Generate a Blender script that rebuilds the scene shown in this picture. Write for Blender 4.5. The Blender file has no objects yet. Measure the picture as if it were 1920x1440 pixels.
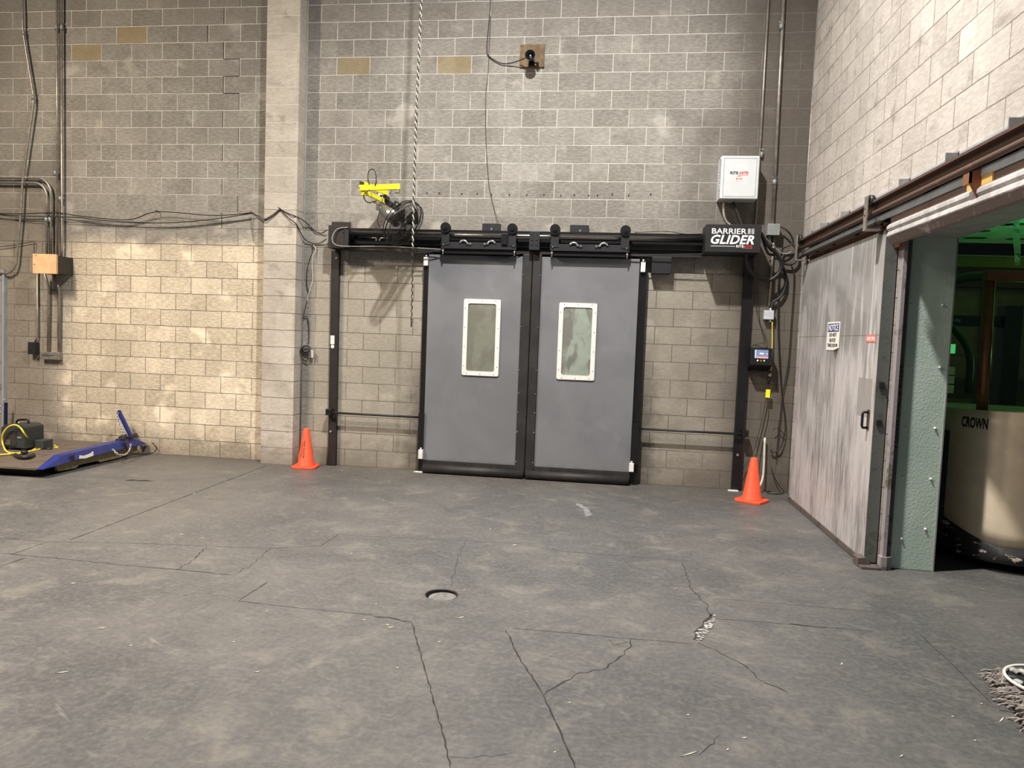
import bpy, bmesh, math, random
from mathutils import Vector, Matrix
random.seed(7)
S = bpy.context.scene
COL = S.collection
# ------------------------------------------------------------------ camera
CX, CY, CZ, YAW, PIT, ROL, FPX = 3.1161, -8.3814, 1.6237, -.1285, -.0627, .0372, 1345.68
cam_d = bpy.data.cameras.new('camera'); cam_d.sensor_width = 36; cam_d.lens = FPX / 1920 * 36
cam_d.clip_start = .05; cam_d.clip_end = 100
cam = bpy.data.objects.new('camera', cam_d); COL.objects.link(cam); S.camera = cam
fwd = Vector((math.sin(YAW) * math.cos(PIT), math.cos(YAW) * math.cos(PIT), math.sin(PIT)))
rgt0 = fwd.cross(Vector((0, 0, 1))).normalized(); up0 = rgt0.cross(fwd)
rgt = rgt0 * math.cos(ROL) + up0 * math.sin(ROL); upv = -rgt0 * math.sin(ROL) + up0 * math.cos(ROL)
EYE = Vector((CX, CY, CZ))
cam.matrix_world = Matrix((( rgt.x, upv.x, -fwd.x, CX), (rgt.y, upv.y, -fwd.y, CY), (rgt.z, upv.z, -fwd.z, CZ), (0, 0, 0, 1)))
# ------------------------------------------------------------------ world, lamps, exposure
W = bpy.data.worlds.new('hall_air'); S.world = W; W.use_nodes = True
W.node_tree.nodes['Background'].inputs[0].default_value = (.78, .84, 1.0, 1)
W.node_tree.nodes['Background'].inputs[1].default_value = .10
S.view_settings.view_transform = 'Standard'; S.view_settings.look = 'None'
S.view_settings.gamma = 1; S.view_settings.use_curve_mapping = False
S.view_settings.exposure = 0.08
def area_lamp(name, loc, target, size, power, color, shape='DISK', size_y=None, spread=180):
    l = bpy.data.lights.new(name, 'AREA'); l.shape = shape; l.size = size
    if size_y: l.size_y = size_y
    l.energy = power; l.color = color; l.spread = math.radians(spread)
    o = bpy.data.objects.new(name, l); COL.objects.link(o); o.location = loc
    o.rotation_euler = (Vector(target) - Vector(loc)).to_track_quat('-Z', 'Y').to_euler()
    return o
area_lamp('high_bay_lamp', (2.38, -4.0, 7.32), (2.7, -3.0, 0), .24, 560, (1, .95, .90), spread=142)
area_lamp('warm_high_bay_lamp', (-4.2, -4.6, 6.6), (-2.4, -1.6, 0), .6, 270, (1, .84, .64), spread=150)
area_lamp('rear_high_bay_lamp', (-3.8, -6.3, 7.0), (-2.6, -6.2, 0), 1.6, 500, (1, .84, .72), spread=125)
area_lamp('cold_room_fill_light', (7.6, -.9, 1.6), (7.3, -.9, 3.3), .8, 11, (.22, 1, .36))  # unseen green uplight, added to brighten the cold room ceiling
area_lamp('cold_room_far_lamp', (9.6, .6, 2.6), (7.6, 1.4, 2.6), .3, 5, (.75, 1, .25))

# ------------------------------------------------------------------ pixel -> point helpers (1920x1440 frame)
def ray(u, v): return rgt * ((u - 960) / FPX) + upv * ((720 - v) / FPX) + fwd
def bw(u, v, y=0.): d = ray(u, v); return EYE + d * ((y - EYE.y) / d.y)
def rw(u, v, x=5.228): d = ray(u, v); return EYE + d * ((x - EYE.x) / d.x)
def fl(u, v, z=0.): d = ray(u, v); return EYE + d * ((z - EYE.z) / d.z)

# ------------------------------------------------------------------ materials
MATS = {}
class NT:
    def __init__(s, name):
        s.m = bpy.data.materials.new(name); s.m.use_nodes = True; s.t = s.m.node_tree
        s.b = s.t.nodes['Principled BSDF']; MATS[name] = s.m
    def n(s, typ, **kw):
        nd = s.t.nodes.new(typ)
        for k, v in kw.items():
            if k.startswith('i_'):
                key = k[2:]; nd.inputs[int(key) if key.isdigit() else key.replace('_', ' ')].default_value = v
            else: setattr(nd, k, v)
        return nd
    def l(s, a, b): s.t.links.new(a, b)
    def math(s, op, a, b=None, c=None, clamp=False):
        nd = s.t.nodes.new('ShaderNodeMath'); nd.operation = op; nd.use_clamp = clamp
        for i, x in enumerate((a, b, c)):
            if x is None: continue
            if isinstance(x, (int, float)): nd.inputs[i].default_value = x
            else: s.l(x, nd.inputs[i])
        return nd.outputs[0]
    def mix(s, f, a, b, mode='MIX'):
        nd = s.t.nodes.new('ShaderNodeMix'); nd.data_type = 'RGBA'; nd.blend_type = mode; nd.clamp_factor = True
        for i, x in ((0, f), (6, a), (7, b)):
            if isinstance(x, (int, float)): nd.inputs[i].default_value = x
            elif isinstance(x, tuple): nd.inputs[i].default_value = x if len(x) == 4 else x + (1,)
            else: s.l(x, nd.inputs[i])
        return nd.outputs[2]
    def noise(s, vec, scale, detail=4, rough=.55, dist=0., col=False):
        nd = s.n('ShaderNodeTexNoise'); nd.inputs['Scale'].default_value = scale; nd.inputs['Detail'].default_value = detail
        nd.inputs['Roughness'].default_value = rough; nd.inputs['Distortion'].default_value = dist
        if vec is not None: s.l(vec, nd.inputs['Vector'])
        return nd.outputs['Color' if col else 'Fac']
    def ramp(s, f, a, b, va=0., vb=1.):
        nd = s.n('ShaderNodeMapRange'); nd.interpolation_type = 'SMOOTHSTEP'
        s.l(f, nd.inputs[0])
        for i, x in ((1, a), (2, b), (3, va), (4, vb)): nd.inputs[i].default_value = x
        return nd.outputs[0]
    def pos(s): return s.n('ShaderNodeNewGeometry').outputs['Position']
    def scaled(s, vec, sc):
        nd = s.n('ShaderNodeVectorMath', operation='MULTIPLY'); s.l(vec, nd.inputs[0]); nd.inputs[1].default_value = sc
        return nd.outputs[0]
    def bump(s, h, strength=.3, dist=.01):
        nd = s.n('ShaderNodeBump'); nd.inputs['Strength'].default_value = strength; nd.inputs['Distance'].default_value = dist
        s.l(h, nd.inputs['Height']); s.l(nd.outputs[0], s.b.inputs['Normal'])
    def base(s, c):
        if isinstance(c, tuple): s.b.inputs['Base Color'].default_value = c if len(c) == 4 else c + (1,)
        else: s.l(c, s.b.inputs['Base Color'])
    def rough(s, r):
        if isinstance(r, (int, float)): s.b.inputs['Roughness'].default_value = r
        else: s.l(r, s.b.inputs['Roughness'])
def paint(name, col, rough=.5, metal=0., var=.12, scale=9., emit=None, es=1., bump=0., spec=.5):
    k = NT(name); p = k.pos(); f = k.noise(p, scale, 5, .6)
    k.base(k.mix(k.ramp(f, .35, .7), tuple(c * (1 - var) for c in col), tuple(min(1, c * (1 + var)) for c in col)))
    k.rough(rough); k.b.inputs['Metallic'].default_value = metal; k.b.inputs['Specular IOR Level'].default_value = spec
    if emit: k.b.inputs['Emission Color'].default_value = emit + (1,); k.b.inputs['Emission Strength'].default_value = es
    if bump: k.bump(k.noise(p, 220, 2), bump, .002)
    return k.m
def block_wall(name, axis, c1, c2, joint_light, joint_dark, dark_below, shift=.2032, joints=True, kind='back'):
    k = NT(name); p = k.pos(); sep = k.n('ShaderNodeSeparateXYZ'); k.l(p, sep.inputs[0])
    X, Y, Z = sep.outputs
    a = X if axis == 'X' else Y
    wob = k.noise(p, 3.1, 2)
    wobz = k.math('MULTIPLY_ADD', wob, .010, -.005)
    cmb = k.n('ShaderNodeCombineXYZ'); k.l(k.math('ADD', a, shift), cmb.inputs[0]); k.l(k.math('ADD', Z, wobz), cmb.inputs[1])
    br = k.n('ShaderNodeTexBrick'); k.l(cmb.outputs[0], br.inputs['Vector'])
    br.inputs['Scale'].default_value = 1; br.inputs['Brick Width'].default_value = .4064 if joints else 50.
    br.inputs['Row Height'].default_value = .2032; br.inputs['Mortar Size'].default_value = .0042
    br.inputs['Mortar Smooth'].default_value = .25; br.inputs['Bias'].default_value = 0
    br.inputs['Color1'].default_value = (0, 0, 0, 1); br.inputs['Color2'].default_value = (1, 1, 1, 1); br.inputs['Mortar'].default_value = (.5, .5, .5, 1)
    br.offset = .5 if joints else 0
    rnd = br.outputs['Color']
    cell = k.n('ShaderNodeCombineXYZ'); k.l(k.math('FLOOR', k.math('DIVIDE', k.math('ADD', a, shift), .2032)), cell.inputs[0]); k.l(k.math('FLOOR', k.math('DIVIDE', k.math('ADD', Z, wobz), .2032)), cell.inputs[1])
    wn = k.n('ShaderNodeTexWhiteNoise', noise_dimensions='3D'); k.l(cell.outputs[0], wn.inputs['Vector']); half = wn.outputs['Value']
    st = k.noise(k.scaled(p, (1, 1, 3.2)), 16, 6, .72)
    big = k.noise(p, .9, 3, .6)
    col = k.mix(rnd, c1, c2)
    hs = k.ramp(k.noise(p, 1.1, 2), .42, .6, .25, 1)
    col = k.mix(k.math('MULTIPLY', k.ramp(half, .55, 1., 0, .42), hs), col, k.mix(1., col, (.62, .60, .57), 'MULTIPLY'))
    col = k.mix(k.math('MULTIPLY', k.ramp(half, .3, 0., 0, .5), hs), col, k.mix(1., col, (1.35, 1.36, 1.36), 'MULTIPLY'))
    col = k.mix(k.ramp(st, .34, .72, .0, .8), k.mix(.25, col, (.10, .09, .08)), k.mix(.4, col, (.68, .66, .61)))
    col = k.mix(k.ramp(big, .38, .68, 0, .42), col, tuple(c * .62 for c in c2))
    # half block patches and stains
    blot = k.noise(k.scaled(p, (1, 1, 1.6)), 3.3, 4, .62, .4)
    col = k.mix(k.ramp(blot, .56, .74, 0, .5), col, (.17, .145, .115))
    lightb = k.noise(k.scaled(p, (1, 1, 1.3)), 2.3, 3, .5)
    col = k.mix(k.ramp(lightb, .58, .72, 0, .4), col, (.62, .59, .53))
    # pale specks
    sp = k.noise(k.scaled(p, (1, 1, 1.8)), 62, 2, .5)
    col = k.mix(k.ramp(sp, .66, .74, 0, .5), col, (.62, .61, .57))
    pit = k.noise(p, 46, 2, .5)
    pm = k.math('MULTIPLY', k.ramp(pit, .69, .74), k.ramp(Z, .2, 1.0, .8, 0.12))
    col = k.mix(pm, col, (.05, .045, .04))
    if kind == 'back':
        # lower left: warm lamp light painted into the blocks from the thirteenth course down
        light_tint = k.math('MULTIPLY', k.ramp(k.math('ADD', Z, k.math('MULTIPLY_ADD', blot, .30, -.15)), 2.55, 2.78, 1, 0), k.ramp(X, -.9, -.7, 1, 0))
        light_tint = k.math('MULTIPLY', light_tint, k.ramp(k.math('ADD', X, k.math('MULTIPLY_ADD', blot, .8, -.4)), -3.95, -3.4, .25, 1))
        col = k.mix(k.math('MULTIPLY', light_tint, .9), col, k.mix(1., col, (2.25, 2.08, 1.78), 'MULTIPLY'))
        mid = k.math('MULTIPLY', k.ramp(Z, 2.3, 2.5, 1, 0), k.ramp(X, -.5, -.45, 0, 1))
        col = k.mix(k.math('MULTIPLY', mid, .42), col, (.40, .365, .28))
        g4 = k.math('MULTIPLY', k.ramp(k.math('ADD', X, k.math('MULTIPLY_ADD', blot, .5, -.25)), -4.35, -3.6, .6, 0), k.ramp(Z, 3.3, 3.7, 1, .3))
        col = k.mix(g4, col, (.17, .145, .11))
        top_shade = k.math('MULTIPLY', k.ramp(k.math('ADD', Z, k.math('MULTIPLY_ADD', blot, 1.5, -.75)), 4.3, 5.5, 0, .45), 1.)  # fading of the lamps up the wall, painted into the block colour
        col = k.mix(top_shade, col, (.15, .135, .12))
        # ochre replacement blocks
        for bx, bz in ((-2.98, 5.18), (-3.49, 4.98), (-.02, 4.77), (1.15, 4.77)):
            bx = math.floor(bx / .4064 + (.5 if int(bz / .2032) % 2 else 0)) * .4064 - (.2032 if int(bz / .2032) % 2 else 0)
            bz = int(bz / .2032) * .2032
            mk = k.math('MULTIPLY', k.math('MULTIPLY', k.math('GREATER_THAN', X, bx + .006), k.math('LESS_THAN', X, bx + .400)),
                        k.math('MULTIPLY', k.math('GREATER_THAN', Z, bz + .006), k.math('LESS_THAN', Z, bz + .198)))
            col = k.mix(k.math('MULTIPLY', mk, .55), col, (.30, .23, .10))
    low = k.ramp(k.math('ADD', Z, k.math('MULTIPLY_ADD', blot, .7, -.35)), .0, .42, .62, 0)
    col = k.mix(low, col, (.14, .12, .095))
    hl = k.ramp(k.math('ADD', Z, k.math('MULTIPLY_ADD', big, 1.2, -.6)), dark_below - .4, dark_below + .4)
    jc = k.mix(hl, joint_dark, joint_light)
    vis = k.ramp(k.noise(p, 1.7, 3, .6), .3, .52, .35, 1)
    col = k.mix(k.math('MULTIPLY', br.outputs['Fac'], vis), col, jc)
    if kind == 'back':
        # darker towards the inner corner by the freezer door, dirt beside the doorway
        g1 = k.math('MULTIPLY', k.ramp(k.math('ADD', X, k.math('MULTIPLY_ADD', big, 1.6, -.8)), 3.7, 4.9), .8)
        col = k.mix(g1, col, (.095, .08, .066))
        dd = k.math('ABSOLUTE', k.math('SUBTRACT', X, 2.24))
        g2 = k.math('MULTIPLY', k.ramp(k.math('ADD', dd, k.math('MULTIPLY_ADD', blot, .5, -.25)), 1.3, 1.62, .75, 0), k.ramp(Z, .9, 1.7, 1, 0))
        col = k.mix(g2, col, (.10, .085, .07))
    k.base(col); k.rough(.93); k.b.inputs['Specular IOR Level'].default_value = .2
    h = k.math('SUBTRACT', k.math('MULTIPLY', st, .35), k.math('MULTIPLY', br.outputs['Fac'], .9))
    h = k.math('ADD', h, k.math('MULTIPLY', k.noise(p, 130, 3), .25))
    k.bump(h, .75, .008)
    return k.m
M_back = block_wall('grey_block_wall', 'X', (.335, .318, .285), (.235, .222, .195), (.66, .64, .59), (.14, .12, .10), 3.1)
M_pil = block_wall('pilaster_block', 'X', (.60, .55, .475), (.52, .47, .40), (.70, .66, .59), (.17, .145, .12), 3.3, joints=False, kind='pil')
M_right = block_wall('pale_block_wall', 'Y', (.60, .545, .49), (.50, .455, .41), (.24, .20, .17), (.18, .15, .12), 9., shift=.178, kind='right')

def floor_mat():
    k = NT('worn_concrete_floor'); p = k.pos(); sep = k.n('ShaderNodeSeparateXYZ'); k.l(p, sep.inputs[0]); X, Y, Z = sep.outputs
    a = k.noise(p, .75, 5, .62, .6); b = k.noise(p, 3.2, 6, .66, .5); c = k.noise(p, 34, 4, .6)
    col = k.mix(k.ramp(a, .35, .68), (.105, .104, .102), (.066, .068, .071))
    col = k.mix(k.ramp(b, .5, .74, 0, .5), col, (.20, .186, .15))
    col = k.mix(k.ramp(k.noise(k.scaled(p, (1, 2.2, 1)), 9, 6, .72, .8), .5, .74, 0, .4), col, (.20, .195, .175))
    col = k.mix(k.ramp(k.noise(k.scaled(p, (1, 1.8, 1)), 5, 6, .7, .5), .52, .7, 0, .4), col, (.055, .057, .06))
    col = k.mix(k.ramp(k.noise(p, 1.6, 5, .7, 1.2), .56, .72, 0, .5), col, (.058, .060, .062))
    rot = k.n('ShaderNodeVectorRotate'); rot.rotation_type = 'Z_AXIS'; rot.inputs['Angle'].default_value = .55; k.l(p, rot.inputs['Vector'])
    s1 = k.noise(k.scaled(rot.outputs[0], (2.2, 26, 1)), 1., 4, .6)
    reg = k.ramp(k.noise(p, .8, 2), .48, .62)
    col = k.mix(k.math('MULTIPLY', k.ramp(s1, .66, .72), k.math('MULTIPLY', reg, .35)), col, (.34, .33, .30))
    rot2 = k.n('ShaderNodeVectorRotate'); rot2.rotation_type = 'Z_AXIS'; rot2.inputs['Angle'].default_value = -1.05; k.l(p, rot2.inputs['Vector'])
    s2 = k.noise(k.scaled(rot2.outputs[0], (1.4, 15, 1)), 1., 5, .6)
    col = k.mix(k.ramp(s2, .56, .74, 0, .32), col, (.055, .055, .055))
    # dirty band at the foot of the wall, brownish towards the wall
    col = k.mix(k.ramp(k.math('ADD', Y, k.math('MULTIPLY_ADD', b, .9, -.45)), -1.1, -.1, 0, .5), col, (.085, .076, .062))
    # patched slab strip
    col = k.mix(k.ramp(c, .35, .75, 0, .22), col, (.25, .24, .21))
    sp = k.noise(p, 120, 2); col = k.mix(k.ramp(sp, .74, .78, 0, .5), col, (.5, .48, .43))
    k.base(col); k.rough(k.ramp(b, .3, .75, .42, .66)); k.b.inputs['Specular IOR Level'].default_value = .42
    k.bump(k.math('ADD', k.math('MULTIPLY', c, .5), k.math('MULTIPLY', b, .6)), .35, .006)
    return k.m
M_floor = floor_mat()
def galv_door():
    k = NT('scratched_galvanised_sheet'); p = k.pos(); sep = k.n('ShaderNodeSeparateXYZ'); k.l(p, sep.inputs[0]); X, Y, Z = sep.outputs
    base = k.mix(k.ramp(k.noise(p, 1.7, 3, .6, .6), .42, .6), (.30, .295, .285), (.40, .395, .39))
    # big pale wipes on the upper sheet
    wipe = k.noise(k.scaled(p, (1, 1.5, .55)), 1.9, 2, .5, 1.1)
    base = k.mix(k.math('MULTIPLY', k.ramp(wipe, .50, .55), k.ramp(Z, 2.1, 2.3, .65, 0)), base, (.54, .53, .53))
    st = k.noise(k.scaled(p, (1, 30, .9)), 1., 3, .55)
    up = k.math('MULTIPLY', k.ramp(st, .585, .63), k.ramp(k.noise(k.scaled(p, (1, 2.2, .8)), 1.3, 2), .42, .56))
    col = k.mix(k.math('MULTIPLY', up, .75), base, (.82, .78, .76))
    lowm = k.ramp(k.math('ADD', Z, k.math('MULTIPLY_ADD', k.noise(p, 1.5, 2), 1.0, -.5)), 1.45, 1.9, 1, 0)
    sc = k.noise(k.scaled(p, (1, 60, 3.2)), 1., 6, .75)
    pat = k.math('ADD', k.math('MULTIPLY', k.noise(k.scaled(p, (1, 2.6, 1.2)), 1., 4, .6), .6), k.math('MULTIPLY', k.noise(k.scaled(p, (1, 22, .9)), 1., 3, .6), .4))
    lo = k.mix(k.ramp(pat, .40, .6), (.27, .26, .262), (.66, .63, .63))
    lo = k.mix(k.ramp(sc, .47, .62, 0, .8), lo, (.80, .76, .76))
    lo = k.mix(k.ramp(k.noise(k.scaled(p, (1, 26, 2.2)), 1.7, 4, .7), .56, .68, 0, .45), lo, (.17, .16, .16))
    col = k.mix(k.math('MULTIPLY', lowm, .85), col, lo)
    seam = k.math('LESS_THAN', k.math('ABSOLUTE', k.math('SUBTRACT', Z, 1.755)), .004)
    vs = k.math('MULTIPLY', k.math('LESS_THAN', k.math('ABSOLUTE', k.math('SUBTRACT', Y, -1.56)), .003), k.math('LESS_THAN', Z, 1.755))
    col = k.mix(k.math('MULTIPLY', k.math('MAXIMUM', seam, vs), .6), col, (.16, .12, .10))
    # clean rectangle where a plate used to be, above the pull handle
    rc = k.math('MULTIPLY', k.math('MULTIPLY', k.math('LESS_THAN', Y, -2.33), k.math('GREATER_THAN', Y, -2.63)),
                k.math('MULTIPLY', k.math('GREATER_THAN', Z, 1.12), k.math('LESS_THAN', Z, 1.42)))
    col = k.mix(k.math('MULTIPLY', rc, .8), col, (.36, .34, .32))
    k.base(col); k.rough(.48); k.b.inputs['Metallic'].default_value = .25
    k.bump(k.noise(k.scaled(p, (1, 20, 3)), 2, 4), .12, .004)
    return k.m
M_galv = galv_door()
def door_mat():
    k = NT('grey_door_panel'); p = k.pos()
    col = k.mix(k.ramp(k.noise(p, 1.3, 4, .6, .5), .35, .66), (.150, .156, .168), (.180, .187, .200))
    col = k.mix(k.ramp(k.noise(p, 2.6, 5, .65, .8), .57, .75, 0, .35), col, (.24, .248, .27))
    sep = k.n('ShaderNodeSeparateXYZ'); k.l(p, sep.inputs[0])
    col = k.mix(k.ramp(k.math('ADD', sep.outputs[2], k.math('MULTIPLY', k.noise(p, 9, 3), .12)), .17, .26, .5, 0), col, (.09, .085, .08))
    k.base(col); k.rough(.55); k.bump(k.noise(p, 160, 2), .06, .002); return k.m
M_door = door_mat()
def rusty(name, c, r, thr=.5):
    k = NT(name); p = k.pos()
    col = k.mix(k.ramp(k.noise(p, 7, 6, .7), thr, thr + .16), c, r); k.base(col); k.rough(.7); k.b.inputs['Metallic'].default_value = .2
    k.bump(k.noise(p, 60, 4), .3, .004); return k.m
M_black = paint('black_powder_coat', (.013, .013, .014), .38, .3)
M_black2 = paint('black_fabric_seal', (.020, .018, .017), .62, 0, .3, 5)
M_carr = paint('charcoal_steel', (.032, .033, .037), .45, .4)
M_tube = paint('polished_dark_tube', (.20, .19, .18), .24, .95, .1)
M_post = paint('dark_brown_steel', (.026, .021, .020), .5, .2)
M_white = paint('white_plastic', (.78, .77, .74), .45)
M_frame = paint('white_window_frame', (.80, .78, .73), .4, 0, .06, 30)
M_chrome = paint('zinc_bolt', (.75, .75, .74), .25, .9)
M_conduit = paint('galvanised_conduit', (.36, .33, .29), .42, .6, .2, 14)
M_box = paint('light_grey_enclosure', (.66, .69, .70), .42, 0, .03)
M_boxdk = paint('grey_gasket', (.20, .24, .27), .6)
M_jbox = paint('steel_junction_box', (.30, .32, .32), .5, .3)
M_lbox = paint('pale_plastic_box', (.56, .58, .62), .5)
M_ply = paint('weathered_plywood', (.17, .115, .06), .8, 0, .3, 20)
M_pine = paint('pine_cover_board', (.88, .50, .27), .8, 0, .12, 12)
M_darkbox = paint('dark_junction_box', (.035, .035, .032), .6)
M_yellow = paint('safety_yellow', (.93, .86, .02), .45, 0, .05)
M_yel2 = paint('yellow_cord_jacket', (.72, .58, .07), .5)
M_cable = paint('black_cable_jacket', (.018, .017, .017), .5)
M_cable_g = paint('grey_cable_jacket', (.32, .31, .29), .5)
M_cable_w = paint('white_cable_jacket', (.60, .58, .52), .5)
M_motor = paint('silver_motor_shell', (.36, .36, .36), .33, .75)
M_blade = paint('grey_fan_blade', (.16, .15, .14), .4, .5)
M_wire = paint('black_fan_wire', (.02, .02, .02), .35, .5)
M_cone = paint('orange_cone_rubber', (.95, .10, .035), .5, 0, .1, 14)
M_blue = paint('blue_scale_paint', (.013, .025, .17), .42, 0, .2, 10)
M_deck = rusty('worn_steel_deck', (.13, .105, .085), (.085, .06, .045))
M_khaki = paint('khaki_scale_frame', (.17, .15, .085), .6)
M_orange = paint('orange_cord_jacket', (.85, .18, .04), .5)
M_plast = paint('dark_green_grey_plastic', (.035, .042, .042), .5)
M_rust = rusty('rusty_board', (.24, .10, .045), (.12, .055, .028))
M_rail = rusty('brown_rail_steel', (.105, .062, .045), (.19, .11, .07), .55)
M_sweep = rusty('grey_brown_sweep', (.13, .105, .095), (.06, .048, .04), .5)
M_brown = rusty('brown_painted_header', (.17, .115, .09), (.12, .075, .055))
M_plate = paint('blue_grey_plate', (.42, .47, .50), .5, .3, .1)
M_flash = paint('white_flashing', (.62, .60, .59), .38, .3, .25, 8)
M_foil = rusty('scuffed_foil_lip', (.20, .155, .14), (.52, .47, .46), .56)
M_soffit = paint('grey_soffit_panel', (.34, .33, .31), .7)
M_frp = NT('pale_green_wall_liner'); _p = M_frp.pos()
M_frp.base(M_frp.mix(M_frp.ramp(M_frp.noise(_p, 1.9, 4), .35, .7), (.46, .58, .50), (.56, .68, .60))); M_frp.rough(.55)
M_frp.bump(M_frp.noise(_p, 60, 3, .6), .45, .006); M_frp = M_frp.m
M_edge = rusty('door_edge_sheet', (.125, .135, .125), (.08, .085, .075))
M_jamb = rusty('scuffed_steel_jamb', (.34, .31, .32), (.13, .11, .10), .52)
M_jambd = rusty('dark_jamb_strip', (.10, .115, .105), (.035, .035, .03), .52)
M_rubber = paint('black_rubber', (.012, .012, .012), .7)
M_beige = paint('beige_truck_paint', (.72, .62, .46), .38, 0, .08, 5)
def scuffed():
    k = NT('scuffed_black_bumper'); p = k.pos()
    f = k.noise(k.scaled(p, (1, 1, 2.6)), 13, 4, .6, .4)
    k.base(k.mix(k.ramp(f, .60, .645), (.02, .019, .02), (.62, .53, .44))); k.rough(.6); return k.m
M_bump = scuffed()
M_olive = paint('olive_beam', (.075, .08, .02), .7)
M_copper = paint('brown_mast_tube', (.22, .10, .05), .35, .5)
M_cold = paint('cold_room_panel', (.16, .17, .12), .8)
M_green = paint('translucent_green_ceiling', (.45, .62, .46), .6, 0, .25, 3)
M_dkgreen = paint('dark_slot_insert', (.03, .07, .045), .8)
M_red = paint('red_print', (.70, .03, .03), .5)
M_ink = paint('black_print', (.012, .012, .012), .6)
M_navy = paint('navy_print', (.02, .035, .20), .5)
M_paper = paint('white_sign_sheet', (.86, .84, .78), .5, 0, .03)
M_pink = paint('faded_red_label', (.72, .20, .17), .5)
M_signw = paint('white_letter', (.92, .92, .92), .4, 0, .02)
M_signg = paint('silver_panel', (.50, .51, .52), .4, .3, .2, 30)
M_signk = paint('black_sign_face', (.012, .012, .013), .55)
M_screen = paint('lit_screen', (.10, .12, .18), .3, 0, .05, 9, emit=(.16, .20, .34), es=.9)
M_scrw = paint('screen_glyph', (.6, .8, .9), .3, emit=(.6, .8, .95), es=1.)
M_scrr = paint('screen_red_bar', (.8, .2, .2), .3, emit=(.9, .25, .25), es=.9)
M_led_y = paint('amber_button', (.85, .7, .35), .4, emit=(.85, .7, .35), es=.5)
M_led_r = paint('red_button', (.6, .12, .06), .4)
M_led_g = paint('green_button', (.15, .75, .3), .4, emit=(.1, .7, .25), es=.5)
M_mat = paint('frayed_grey_cloth', (.30, .27, .245), .95, 0, .3, 40)
M_ring = paint('white_hoop', (.78, .75, .72), .4)
M_grav = paint('grey_rubble', (.40, .40, .38), .9, 0, .3, 30)
M_crack = paint('crack_grime', (.028, .026, .024), .95)
M_chip = paint('pale_wood_chip', (.72, .66, .52), .8)
M_dusty = paint('dusty_concrete_lid', (.15, .147, .142), .8, 0, .25, 30)
def glassmat(name, c, tr, var=(1.6, 1.8, 1.75)):
    k = NT(name); k.rough(.10); q = k.pos()
    k.base(k.mix(k.ramp(k.noise(k.scaled(q, (1.6, 1, .8)), 3.1, 3, .55, .8), .46, .6), c, tuple(min(1, x * y) for x, y in zip(c, var))) if tr < .8 else c)  # pale streaks painted in for the bright room seen through the pane
    k.b.inputs['Transmission Weight'].default_value = tr; k.b.inputs['IOR'].default_value = 1.35
    k.bump(k.noise(k.pos(), 5.5, 2), .5, .03)
    return k.m
M_strip = glassmat('clear_strip', (.75, .85, .78), .93)
M_vinyl = glassmat('clear_vinyl_pane', (.34, .35, .31), .5)
M_vinyl_plain = glassmat('dull_vinyl_pane', (.33, .33, .27), .5, (1.18, 1.22, 1.22))

# ------------------------------------------------------------------ mesh helpers
LOC = {}
def NB(): return bmesh.new()
def box(bm, x0, x1, y0, y1, z0, z1, bev=0.):
    vs = [bm.verts.new((x, y, z)) for x in (x0, x1) for y in (y0, y1) for z in (z0, z1)]
    fs = [(0, 1, 3, 2), (4, 6, 7, 5), (0, 4, 5, 1), (2, 3, 7, 6), (0, 2, 6, 4), (1, 5, 7, 3)]
    faces = [bm.faces.new([vs[i] for i in f]) for f in fs]
    if bev: bmesh.ops.bevel(bm, geom=list({e for f in faces for e in f.edges}), offset=bev, segments=2, affect='EDGES', profile=.5)
    return bm
def obox(bm, c, ex, ey, ez, hx, hy, hz):
    """oriented box"""
    c = Vector(c); vs = [bm.verts.new(c + ex * sx * hx + ey * sy * hy + ez * sz * hz) for sx in (-1, 1) for sy in (-1, 1) for sz in (-1, 1)]
    for f in ((0, 1, 3, 2), (4, 6, 7, 5), (0, 4, 5, 1), (2, 3, 7, 6), (0, 2, 6, 4), (1, 5, 7, 3)): bm.faces.new([vs[i] for i in f])
def basis(d):
    d = Vector(d).normalized(); a = Vector((0, 0, 1)) if abs(d.z) < .9 else Vector((1, 0, 0))
    u = d.cross(a).normalized(); return d, u, u.cross(d)
def cyl(bm, p0, p1, r0, r1=None, n=20, caps=True):
    p0, p1 = Vector(p0), Vector(p1); r1 = r0 if r1 is None else r1
    d, u, v = basis(p1 - p0); rings = []
    for p, r in ((p0, r0), (p1, r1)):
        rings.append([bm.verts.new(p + (u * math.cos(t) + v * math.sin(t)) * r) for t in [2 * math.pi * i / n for i in range(n)]])
    for i in range(n):
        f = bm.faces.new((rings[0][i], rings[0][(i + 1) % n], rings[1][(i + 1) % n], rings[1][i])); f.smooth = True
    if caps: bm.faces.new(rings[0][::-1]); bm.faces.new(rings[1])
def smooth_pts(pts, k=6):
    pts = [Vector(p) for p in pts]
    if len(pts) < 3: return pts
    out = []; P = [pts[0] * 2 - pts[1]] + pts + [pts[-1] * 2 - pts[-2]]
    for i in range(1, len(P) - 2):
        a, b, c, d = P[i - 1:i + 3]
        for j in range(k):
            t = j / k
            out.append(.5 * ((2 * b) + (c - a) * t + (2 * a - 5 * b + 4 * c - d) * t * t + (3 * b - a - 3 * c + d) * t ** 3))
    out.append(pts[-1]); return out
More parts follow.
